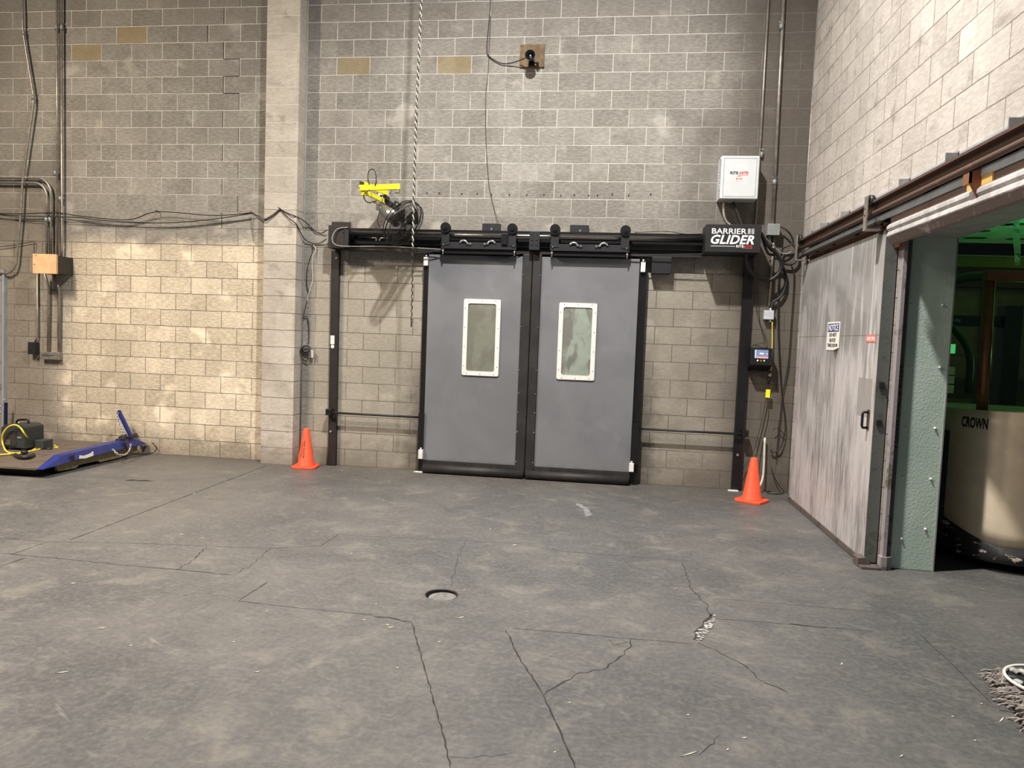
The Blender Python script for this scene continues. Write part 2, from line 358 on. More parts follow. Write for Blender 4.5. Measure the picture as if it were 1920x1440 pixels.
def tube(bm, pts, r, n=8, sm=True, k=6, closed=False):
    pts = smooth_pts(pts, k) if sm else [Vector(p) for p in pts]
    rings = []; d0, u, v = basis(pts[1] - pts[0])
    for i, p in enumerate(pts):
        a = pts[max(i - 1, 0)]; b = pts[min(i + 1, len(pts) - 1)]
        d = (b - a).normalized() if (b - a).length > 1e-9 else d0
        u = (u - d * u.dot(d)); u = u.normalized() if u.length > 1e-6 else basis(d)[1]
        w = d.cross(u)
        rings.append([bm.verts.new(p + (u * math.cos(2 * math.pi * j / n) + w * math.sin(2 * math.pi * j / n)) * r) for j in range(n)])
    for a, b in zip(rings, rings[1:]):
        for j in range(n):
            f = bm.faces.new((a[j], a[(j + 1) % n], b[(j + 1) % n], b[j])); f.smooth = True
    bm.faces.new(rings[0][::-1]); bm.faces.new(rings[-1])
    return bm
def ring(bm, c, axis, R, r, n=48, m=8):
    d, u, v = basis(axis); c = Vector(c); rr = []
    for i in range(n):
        t = 2 * math.pi * i / n; e = u * math.cos(t) + v * math.sin(t)
        rr.append([bm.verts.new(c + e * (R + r * math.cos(s)) + d * r * math.sin(s)) for s in [2 * math.pi * j / m for j in range(m)]])
    for i in range(n):
        for j in range(m):
            f = bm.faces.new((rr[i][j], rr[(i + 1) % n][j], rr[(i + 1) % n][(j + 1) % m], rr[i][(j + 1) % m])); f.smooth = True
def prism(bm, poly, off):
    """polygon (list of Vector) extruded by vector off"""
    off = Vector(off); a = [bm.verts.new(Vector(p)) for p in poly]; b = [bm.verts.new(Vector(p) + off) for p in poly]
    n = len(poly); bm.faces.new(a[::-1]); bm.faces.new(b)
    for i in range(n): bm.faces.new((a[i], a[(i + 1) % n], b[(i + 1) % n], b[i]))
def disc(bm, c, axis, r, h, n=20): d = Vector(axis).normalized(); cyl(bm, Vector(c), Vector(c) + d * h, r, n=n)
def mk(name, bm, mat, parent=None):
    bmesh.ops.recalc_face_normals(bm, faces=bm.faces)
    me = bpy.data.meshes.new(name); bm.verts.ensure_lookup_table()
    if parent is None:
        xs = [v.co for v in bm.verts]
        lo = Vector([min(c[i] for c in xs) for i in range(3)]); hi = Vector([max(c[i] for c in xs) for i in range(3)])
        o0 = Vector(((lo.x + hi.x) / 2, (lo.y + hi.y) / 2, lo.z))
    else: o0 = LOC[parent.name]
    for v in bm.verts: v.co -= o0
    bm.to_mesh(me); bm.free(); me.materials.append(mat)
    o = bpy.data.objects.new(name, me); COL.objects.link(o)
    if parent is None: o.location = o0; LOC[o.name] = o0
    else: o.parent = parent; LOC[o.name] = o0
    return o
def split(name, bm, mat, parent, gap=.004):
    """each separate piece becomes an object of its own"""
    bm.verts.ensure_lookup_table(); bm.verts.index_update(); seen = set(); comps = []
    for v in bm.verts:
        if v.index in seen: continue
        st = [v]; seen.add(v.index); c = []
        while st:
            x = st.pop(); c.append(x)
            for e in x.link_edges:
                y = e.other_vert(x)
                if y.index not in seen: seen.add(y.index); st.append(y)
        lo = [min(q.co[i] for q in c) - gap for i in range(3)]; hi = [max(q.co[i] for q in c) + gap for i in range(3)]
        comps.append([c, lo, hi])
    merged = True
    while merged:
        merged = False
        for i in range(len(comps)):
            for j in range(i + 1, len(comps)):
                A, B_ = comps[i], comps[j]
                if all(A[1][k] <= B_[2][k] and B_[1][k] <= A[2][k] for k in range(3)):
                    A[0] += B_[0]; A[1] = [min(a, b) for a, b in zip(A[1], B_[1])]; A[2] = [max(a, b) for a, b in zip(A[2], B_[2])]
                    comps.pop(j); merged = True; break
            if merged: break
    out = []
    for c, _, _ in comps:
        nb = bmesh.new(); mp = {}
        for v in c: mp[v] = nb.verts.new(v.co)
        fs = {f for v in c for f in v.link_faces}
        for f in sorted(fs, key=lambda f: f.index):
            g = nb.faces.new([mp[v] for v in f.verts]); g.smooth = f.smooth
        out.append(mk(name, nb, mat, parent))
    bm.free(); return out
def tag(o, label=None, cat=None, group=None, kind=None):
    for k, v in (('label', label), ('category', cat), ('group', group), ('kind', kind)):
        if v: o[k] = v
    return o
def thing(name, label, cat, loc, group=None, kind=None):
    o = bpy.data.objects.new(name, None); COL.objects.link(o); o.location = loc; LOC[o.name] = Vector(loc)
    o.empty_display_size = .05
    return tag(o, label, cat, group, kind)
def B(name, mat, parent, *a, bev=0.): return mk(name, box(NB(), *a, bev=bev), mat, parent)
def T(name, mat, parent, pts, r, **k): return mk(name, tube(NB(), pts, r, **k), mat, parent)
def copy_tree(o, delta, label=None, parent=None):
    c = o.copy(); COL.objects.link(c)
    if parent is None:
        c.location = o.location + Vector(delta)
        if label: c['label'] = label
        LOC[c.name] = LOC[o.name] + Vector(delta)
    else: c.parent = parent
    for ch in [x for x in bpy.data.objects if x.parent == o]: copy_tree(ch, delta, None, c)
    return c
def letters(name, s, mat, parent, origin, ex, ey, w, h, depth=.002, bold=0., shear=0., space=1.):
    """lettering whose lower-left corner is origin, fitted to w x h along ex, ey"""
    cu = bpy.data.curves.new('t', 'FONT'); cu.body = s; cu.extrude = .5; cu.offset = bold; cu.shear = shear; cu.space_character = space
    cu.resolution_u = 3
    o = bpy.data.objects.new('t', cu); COL.objects.link(o); dg = bpy.context.evaluated_depsgraph_get()
    me = bpy.data.meshes.new_from_object(o.evaluated_get(dg)); bpy.data.objects.remove(o); bpy.data.curves.remove(cu)
    bm = NB(); bm.from_mesh(me); bpy.data.meshes.remove(me)
    xs = [v.co.x for v in bm.verts]; ys = [v.co.y for v in bm.verts]; x0, x1, y0, y1 = min(xs), max(xs), min(ys), max(ys)
    ex, ey = Vector(ex), Vector(ey); ez = ex.cross(ey); origin = Vector(origin)
    for v in bm.verts:
        v.co = origin + ex * ((v.co.x - x0) / (x1 - x0) * w) + ey * ((v.co.y - y0) / (y1 - y0) * h) + ez * (v.co.z * depth)
    return mk(name, bm, mat, parent)
EX, EZ = Vector((1, 0, 0)), Vector((0, 0, 1)); EY = Vector((0, 1, 0))
XR = 5.228   # face of the right wall
# ================================================================== SETTING
# floor with a round recess
hc = Vector((2.158, -4.04, 0)); hr = .105
bm = NB(); n = 32
circ = [bm.verts.new(hc + Vector((math.cos(t), math.sin(t), 0)) * hr) for t in [2 * math.pi * (i + .5) / n for i in range(n)]]
low = [bm.verts.new(v.co + Vector((0, 0, -.035))) for v in circ]
sq = []
for i in range(n):
    t = 2 * math.pi * (i + .5) / n; c, s = math.cos(t), math.sin(t); m = max(abs(c), abs(s)); sq.append(bm.verts.new(hc + Vector((c / m, s / m, 0)) * .3))
ext = []
for v in sq:
    d = v.co - hc; k = d / .3
    ext.append(bm.verts.new((hc.x + k.x * 14, hc.y + k.y * 14, 0)))
for i in range(n):
    j = (i + 1) % n
    bm.faces.new((circ[i], circ[j], sq[j], sq[i])); bm.faces.new((sq[i], sq[j], ext[j], ext[i])); bm.faces.new((circ[j], circ[i], low[i], low[j]))
bm.faces.new(low)
floor = mk('floor', bm, M_floor); tag(floor, kind='structure')
bmesh_fix = floor.data
# back wall (one plane with the pilaster proud of it)
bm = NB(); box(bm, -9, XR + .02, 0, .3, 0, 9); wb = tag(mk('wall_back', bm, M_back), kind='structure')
bm = NB(); box(bm, -.985, -.58, -.2032, -.0005, 0, 9); tag(mk('wall_pilaster', bm, M_pil), kind='structure')
# right wall with the big opening
YO = -2.72
bm = NB(); box(bm, XR, 5.60, YO + .015, .25, 0, 9); box(bm, XR, 5.60, -10, YO + .015, 2.49, 9)
tag(mk('wall_right', bm, M_right), kind='structure')
# bead of mortar in the corner
tag(T('trim_1', M_conduit, None, [(XR - .004, -.006, .0), (XR - .004, -.006, 6.5)], .007, sm=False), kind='structure')
tag(T('trim_2', M_soffit, None, [(-.572, -.008, 0), (-.572, -.008, 6.5)], .010, sm=False), kind='structure')
# liner of the opening: end of wall and soffit
t = thing('trim_3', 'pale green wall liner panel on the end of the wall beside the forklift', 'wall panel', (5.46, YO, 0), kind='structure')
B('panel', M_frp, t, 5.305, 5.618, YO, YO + .014, .004, 2.478)
bm = NB()
for u, v in ((1707, 571), (1767, 572), (1704, 689), (1762, 689), (1697, 803), (1753, 803), (1692, 895), (1745, 898), (1735, 992), (1690, 1010)):
    q = bw(u, v, YO); disc(bm, q + Vector((0, -.006, 0)), EY, .009, .008, 12); cyl(bm, q + Vector((0, -.012, 0)), q + Vector((0, -.006, 0)), .004, .009, 12)
split('rivet', bm, M_white, t)
B('edge_trim', M_jbox, t, 5.614, 5.624, YO - .004, YO + .02, .0, 2.478)
bm = NB(); box(bm, XR + .02, 5.62, -8, YO + .002, 2.478, 2.489); tag(mk('trim_4', bm, M_soffit), kind='structure')
# jamb steel: light outer strip and dark inner strip
t = thing('trim_5', 'scuffed narrow steel jamb between freezer door edge and green panel', 'door jamb', (5.27, YO, 0), kind='structure')
B('jamb_face', M_jamb, t, 5.236, 5.262, YO - .055, YO + .01, .03, 2.50)
B('jamb_strip', M_jambd, t, 5.262, 5.304, YO - .02, YO + .01, .02, 2.46)
bm = NB(); prism(bm, [(5.22, YO - .07, .0), (5.262, YO - .07, .0), (5.30, YO - .05, .0), (5.30, YO + .0, .0), (5.22, YO, .0)], (0, 0, .10))
mk('bent_foot', bm, M_jamb, t)
letters('chalk_marking', 'l OWD SMC V.E1169', M_ink, t, (5.268, YO - .0215, .92), (0, 0, 1), (-1, 0, 0), .62, .022, .001).location = (0.03, 0, 0)
# cold room beyond the opening
def stroom(name, *a, mat=M_cold): return tag(mk(name, box(NB(), *a), mat), kind='structure')
stroom('wall_cold_room_far', 5.6, 13, 3.3, 3.4, 0, 3.4)
stroom('wall_cold_room_right', 12.9, 13, -8, 3.4, 0, 3.4)
# sectional green ceiling with slots
bm = NB(); box(bm, 5.60, 13, -8, 1.25, 3.02, 3.06); cg = tag(mk('ceiling', bm, M_green), kind='structure')
bm = NB()
for u, v, w in ((1829, 446, .13), (1912, 420, .13), (1910, 448, .13), (1883, 421, .10), (1840, 433, .09), (1914, 408, .04)):
    q = fl(u, v, 3.02)
    poly = [q + Vector((math.copysign(abs(math.cos(a)) ** .5, math.cos(a)) * w, math.sin(a) * .07, -.004)) for a in [2 * math.pi * i / 20 for i in range(20)]]
    prism(bm, poly, (0, 0, .003))
mk('slot', bm, M_dkgreen, cg)
t = thing('ceiling_beam', 'olive steel beam crossing under the green cold room ceiling', 'beam', (9, 1.35, 2.75))
B('web', M_olive, t, 5.62, 12.8, 1.32, 1.42, 2.735, 2.86)
B('top_flange', M_cold, t, 5.62, 12.8, 1.28, 1.46, 2.862, 2.876)
bm = NB(); box(bm, 5.61, 12.8, 2.6, 2.7, 2.6, 3.3); tag(mk('wall_cold_room_baffle', bm, M_rubber), kind='structure')
# steel door standing at the left edge of the picture
t = thing('door_4', 'grey steel door jamb with rusty bolts at the left end of the wall', 'door', (-4.75, 0, 0), kind='structure')
bm = NB(); prism(bm, [(-5.4, -.045, .02), (-4.61, -.045, .02), (-4.585, -.045, 2.27), (-5.4, -.045, 2.27)], (0, .044, 0)); mk('jamb_plate', bm, M_jamb, t)
bm = NB(); prism(bm, [(-4.612, -.06, .02), (-4.585, -.06, .02), (-4.56, -.06, 2.25), (-4.588, -.06, 2.25)], (0, .06, 0)); mk('edge_angle', bm, M_plate, t)
bm = NB()
for z in (.4, .75, 1.15, 1.38, 1.62, 1.95): disc(bm, (-4.66, -.055, z), EY, .014, .012, 10)
split('bolt', bm, M_rust, t)

# ------------------------------------------------------------------ floor cracks and joints
def crack(name, px, w, mat=M_crack, jag=.012, z=.0006):
    pts = [fl(u, v) for u, v in px]; P = []
    for a, b in zip(pts, pts[1:]):
        m = max(2, int((b - a).length / .035))
        for i in range(m):
            q = a.lerp(b, i / m); q += Vector((random.uniform(-jag, jag), random.uniform(-jag, jag), 0)) if i else Vector(); P.append(q)
    P.append(pts[-1]); bm = NB(); prev = None
    for i, q in enumerate(P):
        a = P[max(i - 1, 0)]; b = P[min(i + 1, len(P) - 1)]; d = (b - a).normalized(); nrm = Vector((-d.y, d.x, 0))
        ww = w * random.uniform(.45, 1.4) * (.4 if i in (0, len(P) - 1) else 1)
        c = (bm.verts.new((q.x + nrm.x * ww, q.y + nrm.y * ww, z)), bm.verts.new((q.x - nrm.x * ww, q.y - nrm.y * ww, z)))
        if prev: bm.faces.new((prev[0], prev[1], c[1], c[0]))
        prev = c
    return mk(name, bm, mat, floor)
J0 = .002
crack('saw_cut_joint', [(500, 873), (130, 1013)], .006, jag=.001)
crack('saw_cut_joint', [(83, 1018), (20, 1040)], .004, jag=.002)
crack('saw_cut_joint', [(48, 1046), (0, 1062)], .006, jag=.001)
crack('saw_cut_joint', [(0, 1037), (120, 1048), (260, 1062), (330, 1068), (435, 1078)], .005, jag=.006)
crack('crack', [(0, 1008), (90, 1016), (240, 1018), (390, 1024), (500, 1028), (600, 1024), (634, 1002)], .003, jag=.005)
crack('crack', [(388, 1025), (365, 1048), (330, 1068)], .004)
crack('crack', [(508, 1028), (470, 1060), (436, 1078)], .0025)
crack('saw_cut_joint', [(502, 1091), (447, 1127)], .004, jag=.003)
crack('saw_cut_joint', [(447, 1127), (560, 1140), (700, 1153)], .003, jag=.003)
crack('crack', [(700, 1156), (740, 1160), (772, 1166)], .006)
crack('saw_cut_joint', [(772, 1166), (790, 1230), (812, 1310), (835, 1390), (844, 1440)], .0035, jag=.004)
crack('crack', [(634, 1002), (740, 1008), (860, 1014), (960, 1018), (1060, 1034), (1290, 1052)], .0018, jag=.004)
crack('crack', [(870, 1016), (855, 1060), (845, 1100)], .002)
crack('crack', [(1280, 1055), (1297, 1105), (1322, 1130), (1335, 1158)], .003)
crack('crack', [(1336, 1150), (1320, 1170), (1305, 1190), (1300, 1200)], .009)
crack('saw_cut_joint', [(960, 1178), (1060, 1186), (1160, 1196), (1300, 1207)], .003, jag=.003)
crack('saw_cut_joint', [(1340, 1160), (1450, 1168), (1520, 1174), (1640, 1184)], .0025, jag=.003)
crack('crack', [(1480, 1169), (1550, 1178)], .007)
crack('crack', [(1310, 1206), (1350, 1225), (1400, 1250), (1430, 1278), (1480, 1300)], .0035)
crack('saw_cut_joint', [(948, 1180), (975, 1235), (1018, 1302), (1050, 1370), (1078, 1440)], .0038, jag=.005)
crack('crack', [(1182, 1198), (1184, 1212), (1150, 1242), (1130, 1256), (1085, 1262), (1058, 1278), (1020, 1303)], .004)
crack('crack', [(1140, 1198), (1150, 1210), (1182, 1204)], .003)
crack('saw_cut_joint', [(1340, 1122), (1500, 1135), (1680, 1151)], .0018, jag=.003)
crack('saw_cut_joint', [(1725, 1190), (1790, 1250), (1860, 1320)], .0025, jag=.002)
crack('crack', [(1350, 1378), (1330, 1398), (1310, 1416)], .0018)
crack('crack', [(842, 1419), (920, 1419), (960, 1412)], .0012)
crack('chalky_stain', [(1082, 944), (1098, 954), (1104, 966), (1096, 968)], .028, paint('chalk_dust', (.19, .19, .20), .9), .004)
crack('oil_stain', [(236, 901), (262, 901), (285, 902)], .03, M_ink, .02)
# gravel in the broken spot
bm = NB()
for i in range(60):
    u = random.uniform(1306, 1340); v = 1196 - (u - 1306) * 1.15 + random.uniform(-9, 14); q = fl(u, v); r = random.uniform(.003, .008)
    box(bm, q.x - r, q.x + r, q.y - r, q.y + r, .0, r * .9)
tag(mk('crumbled_concrete', bm, M_grav), 'loose crumbled concrete in the broken floor crack', 'rubble', kind='stuff')
# lid in the recess
t = thing('cleanout_cover', 'round dirty cleanout cover sunk in the concrete floor', 'drain cover', (hc.x, hc.y, -.034))
bm = NB(); disc(bm, (hc.x + .008, hc.y - .006, -.034), EZ, .088, .020, 32); o = mk('lid', bm, M_dusty, t)
bm = NB(); ring(bm, (hc.x, hc.y, -.005), EZ, hr - .004, .0045, 40, 8); mk('rim', bm, M_carr, t)
# wood chips
chips = [(733, 1177, .05), (727, 1172, .03), (192, 1178, .05), (118, 1261, .06), (683, 1163, .03), (1040, 1411, 0), (865, 1158, .05), (1293, 1414, .09), (1578, 1245, .04), (1878, 1350, .08),
         (1840, 1320, .02), (1544, 1106, .03), (1498, 997, .015), (1266, 1104, .015), (745, 1253, .02), (824, 1204, .03), (483, 1260, .03), (245, 1211, .02), (438, 1204, .015),
         (594, 997, .015), (919, 992, .015), (659, 1038, .015), (340, 1002, .04), (380, 1009, .03), (137, 1094, .03), (365, 925, .03), (500, 1146, .015), (705, 1133, .02), (870, 1107, .015),
         (1068, 1318, .015), (1396, 1384, .03), (1364, 1406, .02), (1290, 1341, .02), (1786, 1344, .02), (1828, 1389, .02), (1690, 1418, .03), (642, 882, .02), (965, 1022, .06)]
ci = 0
for u, v, L in chips:
    q = fl(u, v); a = random.uniform(.3, 1.2); L = max(L, .015); d = Vector((math.cos(a), math.sin(a), 0)); nn = Vector((-d.y, d.x, 0))
    bm = NB(); w = .0035
    prism(bm, [q - d * L / 2, q - nn * w, q + d * L / 2, q + nn * w * .6], (0, 0, .003))
    tag(mk('wood_chip', bm, M_chip), 'small pale wood splinter lying on the concrete floor', 'wood chip', 'pale wood splinters scattered on the floor')
bm = NB(); q = fl(785, 885)
prism(bm, [q + Vector((-.06, -.02, 0)), q + Vector((.05, -.03, 0)), q + Vector((.06, .02, 0)), q + Vector((-.03, .03, 0))], (0, 0, .006))
tag(mk('paper_scrap', bm, M_white), 'white paper scrap on the floor at the left foot of the double door', 'paper')

# ================================================================== DOUBLE GLIDER DOOR
YF = -.13
def leaf(idx, x0, x1, xi0, xi1, win, label, seal_left):
    d = thing('door_%d' % idx, label, 'door', ((x0 + x1) / 2, -.1, 0), kind='structure')
    B('panel', M_door, d, xi0, xi1, YF, -.06, .135, 2.572, bev=.006)
    # bottom seal: screwed strip and hanging bulb
    bm = NB(); lo, hi = min(x0, xi0), max(x1, xi1)
    tube(bm, [(lo + .01, YF - .012, .055), (hi - .01, YF - .012, .055)], .052, 14, sm=False); box(bm, lo, hi, YF - .008, -.06, .07, .155, .003)
    s = mk('bottom_seal', bm, M_black2, d)
    bm = NB()
    for i in range(6): disc(bm, (lo + (hi - lo) * (i + .5) / 6, YF - .012, .128), EY, .006, .006, 10)
    split('screw', bm, M_carr, s)
    # nose seal
    e0, e1 = (xi1, x1) if not seal_left else (x0, xi0)
    bm = NB(); box(bm, e0, e1, YF - .022, -.05, .03, 2.60, .012); s = mk('nose_seal', bm, M_black2, d)
    bm = NB(); xs = e0 + .012 if not seal_left else e1 - .012
    for z in (2.36, 1.77, 1.27, 1.0, .78, .55, .2): disc(bm, (xs, YF - .028, z), EY, .007, .008, 10)
    split('rivet', bm, M_chrome, s)
    # window
    wx0, wx1, wz0, wz1 = win
    f = thing('window_frame', None, None, (0, 0, 0)); bpy.data.objects.remove(f)
    bm = NB(); w = .052
    def rr(x0, x1, z0, z1, r, y):
        out = []
        for cx, cz, a0 in ((x1 - r, z1 - r, 0), (x0 + r, z1 - r, 90), (x0 + r, z0 + r, 180), (x1 - r, z0 + r, 270)):
            for j in range(5): a = math.radians(a0 + j * 22.5); out.append(bm.verts.new((cx + r * math.cos(a), y, cz + r * math.sin(a))))
        return out
    A = rr(wx0, wx1, wz0, wz1, .02, YF - .001); A2 = rr(wx0 + .002, wx1 - .002, wz0 + .002, wz1 - .002, .02, YF - .016)
    I2 = rr(wx0 + w, wx1 - w, wz0 + w, wz1 - w, .025, YF - .016); I = rr(wx0 + w, wx1 - w, wz0 + w, wz1 - w, .025, YF + .0)
    for P_, Q_ in ((A, A2), (A2, I2), (I2, I)):
        for j in range(20): bm.faces.new((P_[j], P_[(j + 1) % 20], Q_[(j + 1) % 20], Q_[j]))
    f = mk('window_frame', bm, M_frame, d)
    bm = NB()
    for i in range(4):
        for x in (wx0 + .022, wx1 - .022): disc(bm, (x, YF - .018, wz0 + .11 + (wz1 - wz0 - .22) * i / 3), EY, .005, .003, 8)
    for i in range(3):
        for z in (wz0 + .02, wz1 - .02): disc(bm, (wx0 + .06 + (wx1 - wx0 - .12) * i / 2, YF - .018, z), EY, .005, .003, 8)
    split('frame_screw', bm, M_ink, f)
    # puffed vinyl pane
    bm = NB(); N = 14; V = {}
    for i in range(N + 1):
        for j in range(N + 1):
            a, b = i / N, j / N; bul = (1 - (2 * a - 1) ** 4) * (1 - (2 * b - 1) ** 6)
            V[i, j] = bm.verts.new((wx0 + w + (wx1 - wx0 - 2 * w) * a, YF - .005 - .012 * bul, wz0 + w + (wz1 - wz0 - 2 * w) * b))
    for i in range(N):
        for j in range(N): g = bm.faces.new((V[i, j], V[i + 1, j], V[i + 1, j + 1], V[i, j + 1])); g.smooth = True
    mk('pane', bm, M_vinyl if seal_left else M_vinyl_plain, f)
    return d
def trolley(d, xa, xb, extra):
    """hanger bar with two wheels riding on the tube"""
    c = B('hanger_bar', M_carr, d, xa - .05, xb + .05, -.245, -.215, 2.632, 2.708)
    for x in (xa, xb):
        a = B('wheel_arm', M_carr, c, x - .045, x + .045, -.252, -.243, 2.67, 2.85)
        bm = NB(); disc(bm, (x, -.275, 2.865), EY, .058, .05, 28); disc(bm, (x, -.287, 2.865), EY, .03, .014, 20); disc(bm, (x, -.294, 2.865), EY, .013, .01, 12)
        split('wheel', bm, M_black, c)
    bm = NB()
    for x in (xa + .22, xb - .24):
        sgn = 1 if x < (xa + xb) / 2 else -1
        tube(bm, [(x - sgn * .05, -.252, 2.700), (x - sgn * .02, -.258, 2.722), (x + sgn * .02, -.258, 2.715), (x + sgn * .035, -.256, 2.69)], .011, 8)
        disc(bm, (x + sgn * .04, -.262, 2.693), EY, .013, .012, 12); disc(bm, (x + sgn * .072, -.262, 2.688), EY, .013, .012, 12)
    for x in (xa - .02, xb + .02): disc(bm, (x, -.26, 2.672), EY, .009, .01, 10)
    split('cam_clip', bm, M_chrome, c)
    bm = NB()
    for x in (xa - .03, xb + .03): cyl(bm, (x, -.23, 2.565), (x, -.23, 2.70), .007, n=8); disc(bm, (x, -.23, 2.60), EZ, .014, .012, 8)
    split('hanger_rod', bm, M_chrome, c)
    box_ = B('hanger_angle', M_black, c, xa - .02, xb + .02, -.22, -.14, 2.58, 2.628)
d1 = leaf(1, 1.017, 2.235, 1.017, 2.122, (1.452, 1.888, 1.18, 2.07), 'grey left leaf of the double sliding door with a white framed window', False)
d2 = leaf(2, 2.240, 3.448, 2.342, 3.448, (2.561, 2.995, 1.18, 2.06), 'grey right leaf of the double sliding door with a puffed window', True)
trolley(d1, 1.235, 2.005, 0); trolley(d2, 2.49, 3.27, 0)
B('latch_block', M_black, d1, 1.885, 1.955, -.27, -.246, 2.685, 2.81, bev=.004)
T('looped_cord', M_cable, d1, [bw(905, 477, -.15), bw(925, 484, -.17), bw(938, 486, -.17), bw(955, 482, -.17), bw(975, 475, -.15)], .005)
T('looped_cord', M_cable, d1, [bw(905, 475, -.15), bw(935, 482, -.16), bw(960, 479, -.16), bw(985, 473, -.15)], .004)
# black side frames of the doorway
bm = NB(); box(bm, .952, 1.012, -.10, -.002, .0, 2.56); box(bm, .955, 1.017, -.16, -.10, .25, .715)
o = tag(mk('door_side_guide', bm, M_black), 'black side guide at the left edge of the grey double door', 'door frame')
bm = NB(); box(bm, 3.452, 3.535, -.10, -.002, .0, 2.50); box(bm, 3.452, 3.53, -.16, -.10, .25, .715)
tag(mk('door_side_guide', bm, M_black), 'black side guide at the right edge of the grey double door', 'door frame')
# dark gap closing the doorway behind the leaves
bm = NB(); box(bm, 1.0, 3.46, -.055, -.002, .02, 2.58); tag(mk('door_backing', bm, M_rubber), kind='structure')
bpy.data.objects['door_backing'].name = 'trim_6'
# white photo eyes
for u, v, y, h, lab in ((798, 490, -.14, .10, 'white sensor box at the top left corner of the grey double door'), (788, 852, -.18, .11, 'white sensor box at the bottom left corner of the grey double door'),
                  (1206, 500, -.14, .12, 'white sensor box at the top right corner of the grey double door'), (1184, 877, -.18, .10, 'white sensor box at the bottom right corner of the grey double door')):
    q = bw(u, v, y); x = q.x + (.0 if u > 1000 else 0); t = thing('photo_sensor', lab, 'sensor', (x, y, q.z - h / 2), 'white sensors at the door corners')
    yb = y + .045; w = .026
    B('housing', M_white, t, x - w, x + w, y, yb, q.z - h / 2, q.z + h / 2, bev=.005)
    bm = NB(); cyl(bm, (x, y + .02, q.z + h / 2 - .003), (x, y + .02, q.z + h / 2 + .022), .011, n=12); g = mk('cable_gland', bm, M_lbox, t)
    T('lead', M_cable, t, [(x, y + .02, q.z + h / 2 + .02), (x + .012, y + .05, q.z + h / 2 + .06), (x + .02, y + .09, q.z + h / 2 + .10)], .004)
# ------------------------------------------------------------------ overhead track
t = thing('overhead_track', 'black overhead sliding track with a steel tube above the grey double door', 'door track', (2.3, 0, 2.6))
bm = NB(); box(bm, .02, 4.70, -.115, -.055, 2.63, 2.862); mk('back_channel', bm, M_black, t)
B('lower_channel', M_post, t, .02, 4.115, -.135, -.056, 2.600, 2.629)
B('mid_web', M_black, t, .02, 4.115, -.15, -.116, 2.675, 2.735)
T('rail_tube', M_tube, t, [(.0, -.20, 2.787), (4.117, -.20, 2.787)], .031, n=24, sm=False)
B('end_plate', M_post, t, -.175, .018, -.23, -.001, 2.61, 2.875, bev=.004)
B('end_gusset', M_carr, t, .022, .075, -.235, -.116, 2.61, 2.83)
B('top_plate', M_post, t, -.215, .012, -.03, -.001, 2.80, 2.945)
B('centre_bracket', M_carr, t, 2.200, 2.318, -.245, -.116, 2.635, 2.845, bev=.003)
bm = NB()
for x in (2.232, 2.285):
    for z in (2.755, 2.70): box(bm, x - .011, x + .011, -.252, -.244, z - .011, z + .011)
    disc(bm, (x, -.250, 2.81), EY, .006, .006, 8)
split('bracket_bolt', bm, M_ink, t)
for x in (1.73, 2.75): B('wall_bracket', M_carr, t, x - .107, x + .107, -.06, -.001, 2.78, 2.95)
B('wall_bracket', M_carr, t, 3.58, 3.797, -.14, -.001, 2.415, 2.60, bev=.004)
bm = NB()
for x, z, y in ((1.735, 2.885, -.062), (2.76, 2.885, -.062), (-.09, 2.885, -.032)): disc(bm, (x, y - .01, z), EY, .014, .012, 12)
split('anchor_bolt', bm, M_chrome, t)
T('track_cable', M_cable_g, t, [bw(652, 426, -.235), bw(632, 430, -.25), bw(623, 446, -.26), bw(628, 458, -.26), bw(650, 462, -.25), bw(720, 462, -.22), bw(800, 466, -.20), bw(832, 468, -.21)], .006)
bm = NB(); tube(bm, [bw(640, 466, -.2), bw(720, 470, -.21), bw(790, 474, -.2), bw(822, 470, -.2)], .006); tube(bm, [bw(1180, 480, -.18), bw(1240, 478, -.2), bw(1330, 476, -.22)], .006)
tube(bm, [bw(1190, 436, -.12), bw(1250, 434, -.12), bw(1285, 439, -.12), bw(1323, 438, -.12)], .004)
split('festoon_wire', bm, M_cable, t)
bm = NB(); tube(bm, [bw(697, 446, -.24), bw(704, 446, -.24), bw(706, 449, -.24)], .005); tube(bm, [bw(712, 449, -.24), bw(716, 446, -.24), bw(728, 446, -.24)], .005)
disc(bm, bw(705, 450, -.25), EY, .008, .02, 8); disc(bm, bw(711, 450, -.25), EY, .008, .02, 8)
split('cam_clip', bm, M_chrome, t)
# ------------------------------------------------------------------ posts
def post(x0t, x1t, x0b, x1b, ztop, label):
    xm = (x0b + x1b) / 2; t = thing('support_post', label, 'post', (xm, -.03, 0), 'black wall posts of the sliding door frame')
    bm = NB(); prism(bm, [(x0b, -.06, .006), (x1b, -.06, .006), (x1t, -.06, ztop), (x0t, -.06, ztop)], (0, .059, 0)); mk('channel', bm, M_post if xm < 2 else M_black, t)
    return t
pl = post(-.200, -.105, -.190, -.095, 2.60, 'black left wall post under the track end with a white label')
B('label_sticker', M_white, pl, -.187, -.137, -.0625, -.0600, 1.48, 1.585); bm = NB(); disc(bm, (-.160, -.0625, 1.452), EY, .022, .003, 20); mk('round_sticker', bm, M_white, pl)
bm = NB()
for x, z in ((-.115, 2.51), (-.140, .42)): disc(bm, (x - .02, -.07, z), EY, .013, .012, 12)
split('anchor_bolt', bm, M_chrome, pl)
pr = post(4.600, 4.700, 4.595, 4.690, 2.64, 'black right wall post below the black sign')
B('base_shim', M_white, pr, 4.555, 4.665, -.11, -.062, .0, .010)
bm = NB(); disc(bm, (4.64, -.07, .41), EY, .014, .012, 12); split('anchor_bolt', bm, M_chrome, pr)
